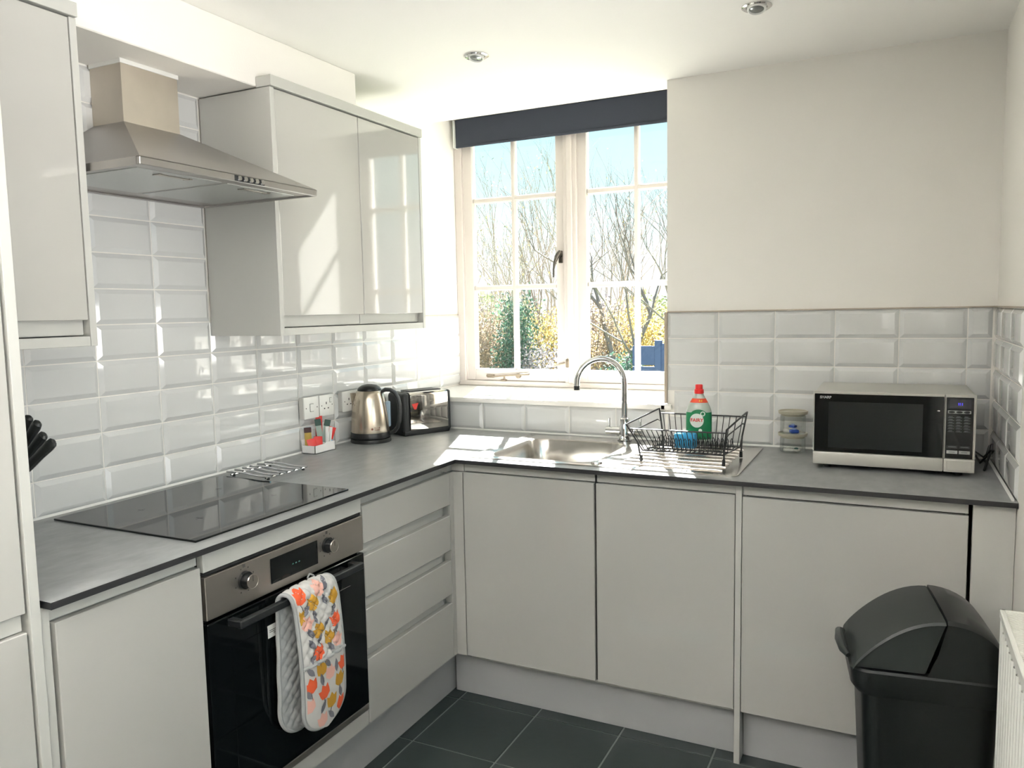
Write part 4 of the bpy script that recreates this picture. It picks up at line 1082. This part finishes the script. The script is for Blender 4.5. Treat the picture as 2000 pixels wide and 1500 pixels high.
def motif(q, cy_, cz_, shape, size, rot):
    s0 = s_of(cz_)
    def P(a, b):
        yv = cy_ + (a * math.cos(rot) - b * math.sin(rot)) * size; ds = -(a * math.sin(rot) + b * math.cos(rot)) * size
        sv = min(max(s0 + ds, TL * 0.40), TL - 0.006); hw = halfw(sv)
        v = min(max((yv - centre(sv)) / max(hw, 1e-4), -0.92), 0.92)
        return surf(sv, v, 1, 0.0013)
    fine = []
    for (a0, b0), (a1, b1) in zip(shape, shape[1:] + shape[:1]):
        fine += [(a0, b0), (a0 * .67 + a1 * .33, b0 * .67 + b1 * .33), (a0 * .33 + a1 * .67, b0 * .33 + b1 * .67)]
    n = len(fine); ks = (1.0, 0.84, 0.68, 0.52, 0.36, 0.18)
    rings = [[P(a * k, b * k) for a, b in fine] for k in ks]
    vs = [p for r in rings for p in r] + [P(0, 0)]; fs = []
    nr = len(ks)
    for k in range(nr - 1): fs += [(k * n + i, k * n + (i + 1) % n, (k + 1) * n + (i + 1) % n, (k + 1) * n + i) for i in range(n)]
    fs += [((nr - 1) * n + i, (nr - 1) * n + (i + 1) % n, nr * n) for i in range(n)]
    q.add(vs, fs)
for kx, L_ in MOT.items():
    for (a, b) in L_:
        q = B()
        if kx == 'g': motif(q, a, b - 0.003, leaf, 0.026, gr.uniform(-0.8, 0.8))
        else: motif(q, a, b - 0.003, tul, 0.038 if kx != 'p' else 0.036, gr.uniform(-0.5, 0.5))
        q.build('leaf_print' if kx == 'g' else 'flower_print', cols[kx], gl, fix=False)
for kx in 'om':
    for (a, b) in MOT[kx]:
        s0 = s_of(b - 0.003)
        pts = []
        for k in range(5):
            sv = min(s0 + 0.018 + 0.006 * k, TL - 0.01); yv = a + 0.0012 * k * (1 if (int(a * 1000) % 2) else -1)
            v = (yv - centre(sv)) / max(halfw(sv), 1e-4)
            if abs(v) > 0.9: break
            pts.append(surf(sv, v, 1, 0.0008))
        if len(pts) > 2: B().tube(pts, 0.0009, 5).build('stem_print', cols['s'], gl)

# ================================================================ BIN
bn = thing('waste_bin', 'black plastic swing-lid waste bin standing before the appliance door', 'bin', (2.105, -0.972, 0), math.radians(7.8))
binm = pm('bin_plastic', s(13, 16, 16), 0.38, var=0.06, vscale=30, bump=0.15, bscale=500)
binl = pm('bin_lid_plastic', s(30, 35, 34), 0.45, var=0.06, vscale=30, bump=0.12, bscale=500)
q = B()
def rl(x0, x1, hy, r, z): return [(a, b, z) for a, b in rrect(x0, x1, -hy, hy, r)]
loops(q, [rl(-.116, .106, .092, .03, 0.0005), rl(-.122, .112, .097, .032, .006), rl(-.150, .138, .118, .036, .555), rl(-.146, .134, .114, .034, .560)])
b0 = rl(-.116, .106, .092, .03, 0.0005); q.add(b0, [tuple(range(len(b0)))[::-1]])
q.build('body', binm, bn)
q = B()
loops(q, [rl(-.160, .148, .122, .036, .535), rl(-.172, .154, .128, .038, .552), rl(-.175, .156, .130, .040, .592), rl(-.170, .152, .126, .038, .597), rl(-.150, .132, .106, .03, .597)])
q.build('rim', binm, bn)
# swing flap (front half) with a raised edge, and the fixed hood (rear half)
def flap_z(x):   # x from -.170 to .018
    t_ = (x + .172) / .190
    return .597 + .128 * math.sin(min(1, max(0, t_)) * PI / 2) ** 0.8
xsf = [-.171 + .189 * (1 - math.cos(PI / 2 * i / 18)) for i in range(19)]
pf = [(x, flap_z(x)) for x in xsf]
q = B(); rows = []
for x, z in pf:
    rows.append([(x, -.126, z - .006), (x, -.122, z), (x, -.06, z + .0015), (x, 0, z + .002), (x, .06, z + .0015), (x, .122, z), (x, .126, z - .006)])
q.grid(rows)
rows2 = [[(x, sg * .126, z - .006), (x, sg * .119, z - .009)] for sg in (-1,) for x, z in pf]; q.grid(rows2)
rows2 = [[(x, .126, z - .006), (x, .119, z - .009)] for x, z in pf]; q.grid(rows2)
for sg in (-1, 1):
    vs_ = [(x, sg * .119, z - .009) for x, z in pf] + [(-.02, sg * .119, .600), (-.165, sg * .119, .600)]
    q.add(vs_, [tuple(range(len(vs_)))])
q.build('swing_flap', binl, bn, ang=40)
q = B(); rows = []
prof = [(.021, .731)] + [(.021 + .130 * math.sin(PI / 2 * i / 12), .597 + .134 * math.cos(PI / 2 * i / 12) ** 0.85) for i in range(1, 13)]
for x, z in prof:
    hw = .1265
    rows.append([(x, -hw, z - .010), (x, -hw + .008, z - .002), (x, -.06, z + .001), (x, 0, z + .0015), (x, .06, z + .001), (x, hw - .008, z - .002), (x, hw, z - .010)])
q.grid(rows)
for sg in (-1, 1):
    vs_ = [(x, sg * .1265, z - .010) for x, z in prof] + [(.145, sg * .1265, .594), (-.018, sg * .1265, .594), (.004, sg * .1265, .650)]
    q.add(vs_, [tuple(range(len(vs_)))])
vs_ = rows[0] + [(.021, .1265, .60), (.021, -.1265, .60)]; q.add(vs_, [tuple(range(len(vs_)))])
q.build('lid_hood', binm, bn, ang=40)
q = B().tube([(-.176, .075, .606), (-.186, .055, .612), (-.190, 0, .614), (-.186, -.055, .612), (-.176, -.075, .606)], [.006, .010, .011, .010, .006], 10)
q.build('grip', binl, bn)

# ================================================================ RADIATOR
rd = thing('radiator', 'white panel radiator with a slotted top on the right wall', 'radiator', (2.27, -1.8, 0.13))
RX, RY0, RY1, RZ0, RZ1 = 2.2385, -2.45, -1.1120, 0.13, 0.7805
q = B(); rows = []
n = 228
for i in range(n + 1):
    y = RY1 - 0.012 - (RY1 - RY0 - 0.024) * i / n
    dx = 0.0045 * max(0, math.sin(i * PI / 3)) ** 0.7 if i % 6 < 4 else 0
    rows.append([(RX + 0.006 - dx, y, RZ0 + 0.03), (RX + 0.006 - dx, y, RZ1 - 0.045)])
q.grid(rows)
q.box(RX + 0.0055, RX + 0.016, RY0 + 0.01, RY1 - 0.010, RZ0, RZ1 - 0.012)
q.build('front_panel', white_en, rd)
B().box(2.288, 2.300, RY0 + 0.01, RY1 - 0.010, RZ0, RZ1 - 0.012).build('back_panel', white_en, rd)
for ya in (RY1 - 0.003, RY0): B().box(RX, 2.302, ya, ya + 0.003, RZ0 + 0.01, RZ1, 0.001).build('side_panel', white_en, rd)
q = B().box(RX - 0.002, RX + 0.008, RY0, RY1, RZ1 - 0.018, RZ1, 0.002).box(2.294, 2.303, RY0, RY1, RZ1 - 0.012, RZ1, 0.002)
y = RY1 - 0.004
q.box(RX, 2.30, RY1 - 0.006, RY1 - 0.001, RZ1 - 0.006, RZ1)
while y > RY0 + 0.01:
    q.box(RX + 0.008, 2.294, y - 0.0036, y, RZ1 - 0.005, RZ1 - 0.001); y -= 0.0085
q.build('top_grille', white_en, rd)
for y in (-1.35, -2.2): B().box(2.300, W - 0.0002, y - 0.02, y + 0.02, 0.2, 0.7).build('wall_bracket', white_en, rd)
# ================================================================ OUTSIDE THE WINDOW
GZ = -1.2
barkm = pm('bark', s(112, 104, 98), 0.9, var=0.25, vscale=12)
barkp = pm('pale_twigs', s(140, 132, 124), 0.9, var=0.2, vscale=12)
lyel = pm('yellow_leaves', s(176, 156, 96), 0.7, var=0.3, vscale=1.2, transl=0.35)
lgrn = pm('green_leaves', s(104, 118, 78), 0.7, var=0.35, vscale=1.2, transl=0.3)
ldrk = pm('ivy_leaves', s(70, 96, 80), 0.6, var=0.35, vscale=1.5, transl=0.2)
lbrn = pm('dry_leaves', s(140, 124, 104), 0.8, var=0.3, vscale=1.5, transl=0.25)
lpur = pm('bramble_leaves', s(132, 126, 128), 0.8, var=0.3, vscale=1.5, transl=0.2)
gnd = pm('garden_grass', s(70, 84, 44), 0.95, var=0.3, vscale=1.0, bump=0.4, bscale=20)
q = B(); rows = []
for i in range(25):
    rows.append([(-16 + 1.25 * i, 0.7 + 2.0 * j, GZ + 0.12 * math.sin(i * 1.3) * math.cos(j * 0.9) - 0.02 * j) for j in range(20)])
q.grid(rows)
struct('ground', q, gnd, 'rough grass garden ground outside the window')

def leaves(q, rg, pts, n, size, spread):
    for _ in range(n):
        c = Vector(rg.choice(pts)) + Vector((rg.gauss(0, spread), rg.gauss(0, spread), rg.gauss(0, spread)))
        a = Vector((rg.uniform(-1, 1), rg.uniform(-1, 1), rg.uniform(-1, 1))).normalized(); b = a.orthogonal().normalized()
        l_ = size * rg.uniform(0.6, 1.3); w_ = l_ * 0.55
        q.add([c - a * l_ / 2, c + b * w_ / 2, c + a * l_ / 2, c - b * w_ / 2], [(0, 1, 2, 3)])

def grow(q, rg, p, d, length, r, depth, tips, spread=0.5, up=0.25, kids=(2, 3)):
    n = 3; P = [p]; cur = p; dd = d.copy()
    for i in range(n):
        dd = (dd + Vector((rg.gauss(0, .10), rg.gauss(0, .10), rg.gauss(0, .06) + 0.03))).normalized()
        cur = cur + dd * (length / n); P.append(cur)
    q.tube(P, [r * (1 - 0.35 * i / n) for i in range(n + 1)], 5 if depth > 1 else 3)
    if depth == 0:
        tips.append(tuple(P[-1])); tips.append(tuple(P[-2])); return
    k = rg.randint(*kids)
    for i in range(k):
        nd = (dd + Vector((rg.gauss(0, spread), rg.gauss(0, spread), rg.gauss(0, spread * .6) + up))).normalized()
        st_ = P[-1] if i < 2 else P[rg.randint(1, 2)]
        grow(q, rg, st_, nd, length * rg.uniform(.62, .85), r * 0.6, depth - 1, tips, spread, up, kids)

def tree(name, label, x, y, h, seed, stems, depth, r, lm, nl, lsz, bm_=barkm, spread=.42, tilt=(0, 0)):
    rg = random.Random(seed)
    t = thing(name, label, 'tree', (x, y, GZ - 0.05), group='garden trees behind the window')
    q = B(); tips = []
    for k in range(stems):
        d = Vector((rg.gauss(0, .16) + tilt[0], rg.gauss(0, .12) + tilt[1], 1)).normalized()
        grow(q, rg, Vector((x + rg.gauss(0, .12), y + rg.gauss(0, .12), GZ - 0.05)), d, h * 0.36, r, depth, tips, spread)
    q.build('trunk', bm_, t, fix=False)
    if nl:
        f_ = B(); leaves(f_, rg, tips, nl, lsz, 0.09)
        o = f_.build('foliage', lm, t, fix=False); o['kind'] = 'stuff'
    return t
tree('bare_tree', 'bare forked tree filling the right half of the window', -1.80, 8.0, 4.7, 21, 1, 6, 0.085, lyel, 30, .035, barkm, .40)
tree('bare_tree', 'slender leaning bare tree at the right edge of the window', -1.15, 8.8, 4.5, 5, 3, 5, 0.04, lyel, 40, .035, barkm, .38, (-.03, 0))
tree('twiggy_tree', 'twiggy tree with sparse yellow leaves at the left of the window', -4.35, 8.6, 4.1, 8, 4, 5, 0.035, lyel, 520, .045, barkp, .40)
tree('twiggy_tree', 'slim upright tree with a few leaves left of the window mullion', -3.25, 9.3, 4.5, 14, 4, 5, 0.038, lgrn, 160, .04, barkp, .34)
tree('twiggy_tree', 'thin bare sapling between the left panes of the window', -3.80, 9.9, 4.3, 33, 3, 5, 0.035, lgrn, 120, .04, barkm, .38)
tree('twiggy_tree', 'faint far sapling behind the window mullion', -2.60, 11.0, 4.6, 41, 3, 5, 0.04, lyel, 100, .04, barkp, .38)

def bush(label, x, y, rx, h, seed, lm, nl, lsz, core=None):
    rg = random.Random(seed)
    t = thing('garden_bush', label, 'bush', (x, y, GZ - 0.05), group='garden bushes behind the window')
    q = B(); pts = []
    for k in range(22):
        a = rg.uniform(0, 2 * PI); rr0 = rg.uniform(0, .25) * rx
        p0 = Vector((x + rr0 * math.cos(a), y + rr0 * math.sin(a), GZ - 0.05))
        top_ = Vector((x + rg.gauss(0, .55) * rx, y + rg.gauss(0, .4) * rx, GZ + h * rg.uniform(.65, 1.05)))
        P = [p0, p0.lerp(top_, .35) + Vector((rg.gauss(0, .06), rg.gauss(0, .06), .08)), p0.lerp(top_, .7) + Vector((rg.gauss(0, .06), rg.gauss(0, .06), .06)), top_]
        q.tube(P, [.016, .012, .008, .004], 4)
        for f_ in (.45, .6, .75, .9):
            b0 = P[1].lerp(P[3], f_); d = Vector((rg.gauss(0, .3), rg.gauss(0, .3), rg.uniform(0, .3)))
            q.tube([b0, b0 + d * rx * .8], [.006, .002], 3); pts.append(tuple(b0 + d * rx * .5)); pts.append(tuple(b0))
    q.build('stems', barkm, t, fix=False)
    for _ in range(160):
        a = rg.uniform(0, 2 * PI); u_ = rg.uniform(0.05, 1); rad = rx * (1 - max(0, u_ - .55) ** 1.5 * 1.6) * rg.uniform(.3, 1)
        pts.append((x + rad * math.cos(a), y + rad * .8 * math.sin(a), GZ + u_ * h))
    f_ = B(); leaves(f_, rg, pts, nl, lsz, .10)
    o = f_.build('foliage', lm, t, fix=False); o['kind'] = 'stuff'
bush('grey-brown thicket at the far left of the window', -4.75, 9.0, .95, 2.85, 1, lpur, 9000, .05)
bush('dry brown bush left of the ivy column', -4.05, 8.3, .75, 2.65, 2, lbrn, 8000, .045)
bush('dark green ivy column behind the left glazing bar', -3.28, 7.9, .26, 2.85, 3, ldrk, 5200, .055)
bush('yellow-green bush right of the ivy column', -2.85, 8.6, .60, 2.60, 4, lyel, 5600, .05)
bush('grey bramble tangle low behind the mullion', -2.60, 7.6, .70, 2.05, 5, lpur, 7200, .045)
bush('purple-brown bush at the left of the right casement', -2.35, 8.8, .55, 2.65, 6, lbrn, 5200, .05)
bush('bright yellow bush in the middle of the right casement', -1.80, 9.3, .60, 2.60, 7, lyel, 7600, .05)
bush('dark green shrub low behind the tap spout', -1.38, 7.6, .36, 1.95, 8, ldrk, 5000, .05)
bush('golden bush in front of the tiled roof', -1.62, 10.0, .36, 2.55, 9, lyel, 4600, .05)
bush('mixed green hedge along the back of the garden on the left', -5.3, 11.6, 1.4, 2.85, 10, lgrn, 11000, .10)
bush('pale hedge along the back of the garden in the middle', -3.5, 12.4, 1.4, 2.8, 11, lpur, 11000, .10)
bush('hazy hedge along the back of the garden on the right', -2.75, 13.6, 1.2, 2.75, 12, lgrn, 10000, .10)

# blue fence
fb = pm('blue_fence_paint', s(50, 66, 104), 0.7, var=0.12, vscale=6)
fe = thing('garden_fence', 'dark blue board fence at the lower right of the window', 'fence', (-0.62, 6.4, GZ))
for k, x in enumerate((-0.86, 0.10)):
    B().box(x - 0.035, x + 0.035, 6.38, 6.46, GZ - 0.02, 1.06, 0.004).build('post', fb, fe)
for k in range(8):
    z0 = 0.965 - 0.255 * k
    B().box(-0.90, -0.60, 6.335, 6.355, z0 - 0.235, z0, 0.003).build('board', fb, fe)
    B().box(-0.54, 0.5, 6.335, 6.355, z0 - 0.235, z0 + 0.03, 0.003).build('board', fb, fe)
B().box(-0.615, -0.535, 6.32, 6.40, GZ - 0.02, 1.035, 0.004).build('post', fb, fe)
# shed with a tiled roof
bri = pm('brown_brick', s(128, 108, 92), 0.9, var=0.3, vscale=14)
rfm = pm('roof_tiles', s(112, 100, 92), 0.85, var=0.25, vscale=9)
sh = thing('garden_shed', 'brown outbuilding with a tiled gable roof at the right edge of the window', 'building', (0.6, 11.5, GZ))
B().box(-1.55, 2.6, 11.0, 14.0, GZ - 0.05, 0.80).prism([(-1.55, 0.80), (2.6, 0.80), (0.5, 2.9)], 'y', 11.0, 11.1).build('wall', bri, sh)
n_ = 13
for k in range(n_):
    f0, f1 = k / n_, (k + 1) / n_
    x0, z0 = -1.85 + 2.35 * f0, 0.72 + 2.25 * f0; x1, z1 = -1.85 + 2.35 * (f1 + .02), 0.72 + 2.25 * (f1 + .02)
    B().add([(x0, 10.85, z0 + .03), (x0, 14.2, z0 + .03), (x1, 14.2, z1), (x1, 10.85, z1), (x0, 10.85, z0), (x0, 14.2, z0), (x1, 14.2, z1 - .03), (x1, 10.85, z1 - .03)],
            [(0, 1, 2, 3), (7, 6, 5, 4), (0, 3, 7, 4), (1, 5, 6, 2), (0, 4, 5, 1), (3, 2, 6, 7)]).build('roof_course', rfm, sh)
B().add([(0.5, 10.85, 2.97), (2.9, 10.85, 0.68), (2.9, 14.2, 0.68), (0.5, 14.2, 2.97)], [(0, 1, 2, 3)]).build('roof_slope', rfm, sh)
B().prism([(-1.90, 0.66), (-1.83, 0.60), (0.52, 2.86), (0.5, 2.98)], 'y', 10.80, 10.86).build('bargeboard', pm('cream_board', s(214, 200, 168), 0.6), sh)
# two courses of brick pieces picked out on the near gable wall
bme = B().box(-0.105, 0.105, -0.012, 0, -0.03, 0.03, 0.003).mesh('brick', bri)
cnt = 0
for r_ in range(26):
    z = GZ + 0.04 + r_ * 0.075
    for c_ in range(11):
        x = -1.43 + c_ * 0.225 + (0.112 if r_ % 2 else 0)
        if z > 0.74 and z - 0.80 > (x + 1.4) * 0.95: continue
        o = bpy.data.objects.new('brick', bme); C.objects.link(o); o.parent = sh; o.location = Vector((x, 10.999, z)) - OFF[sh]
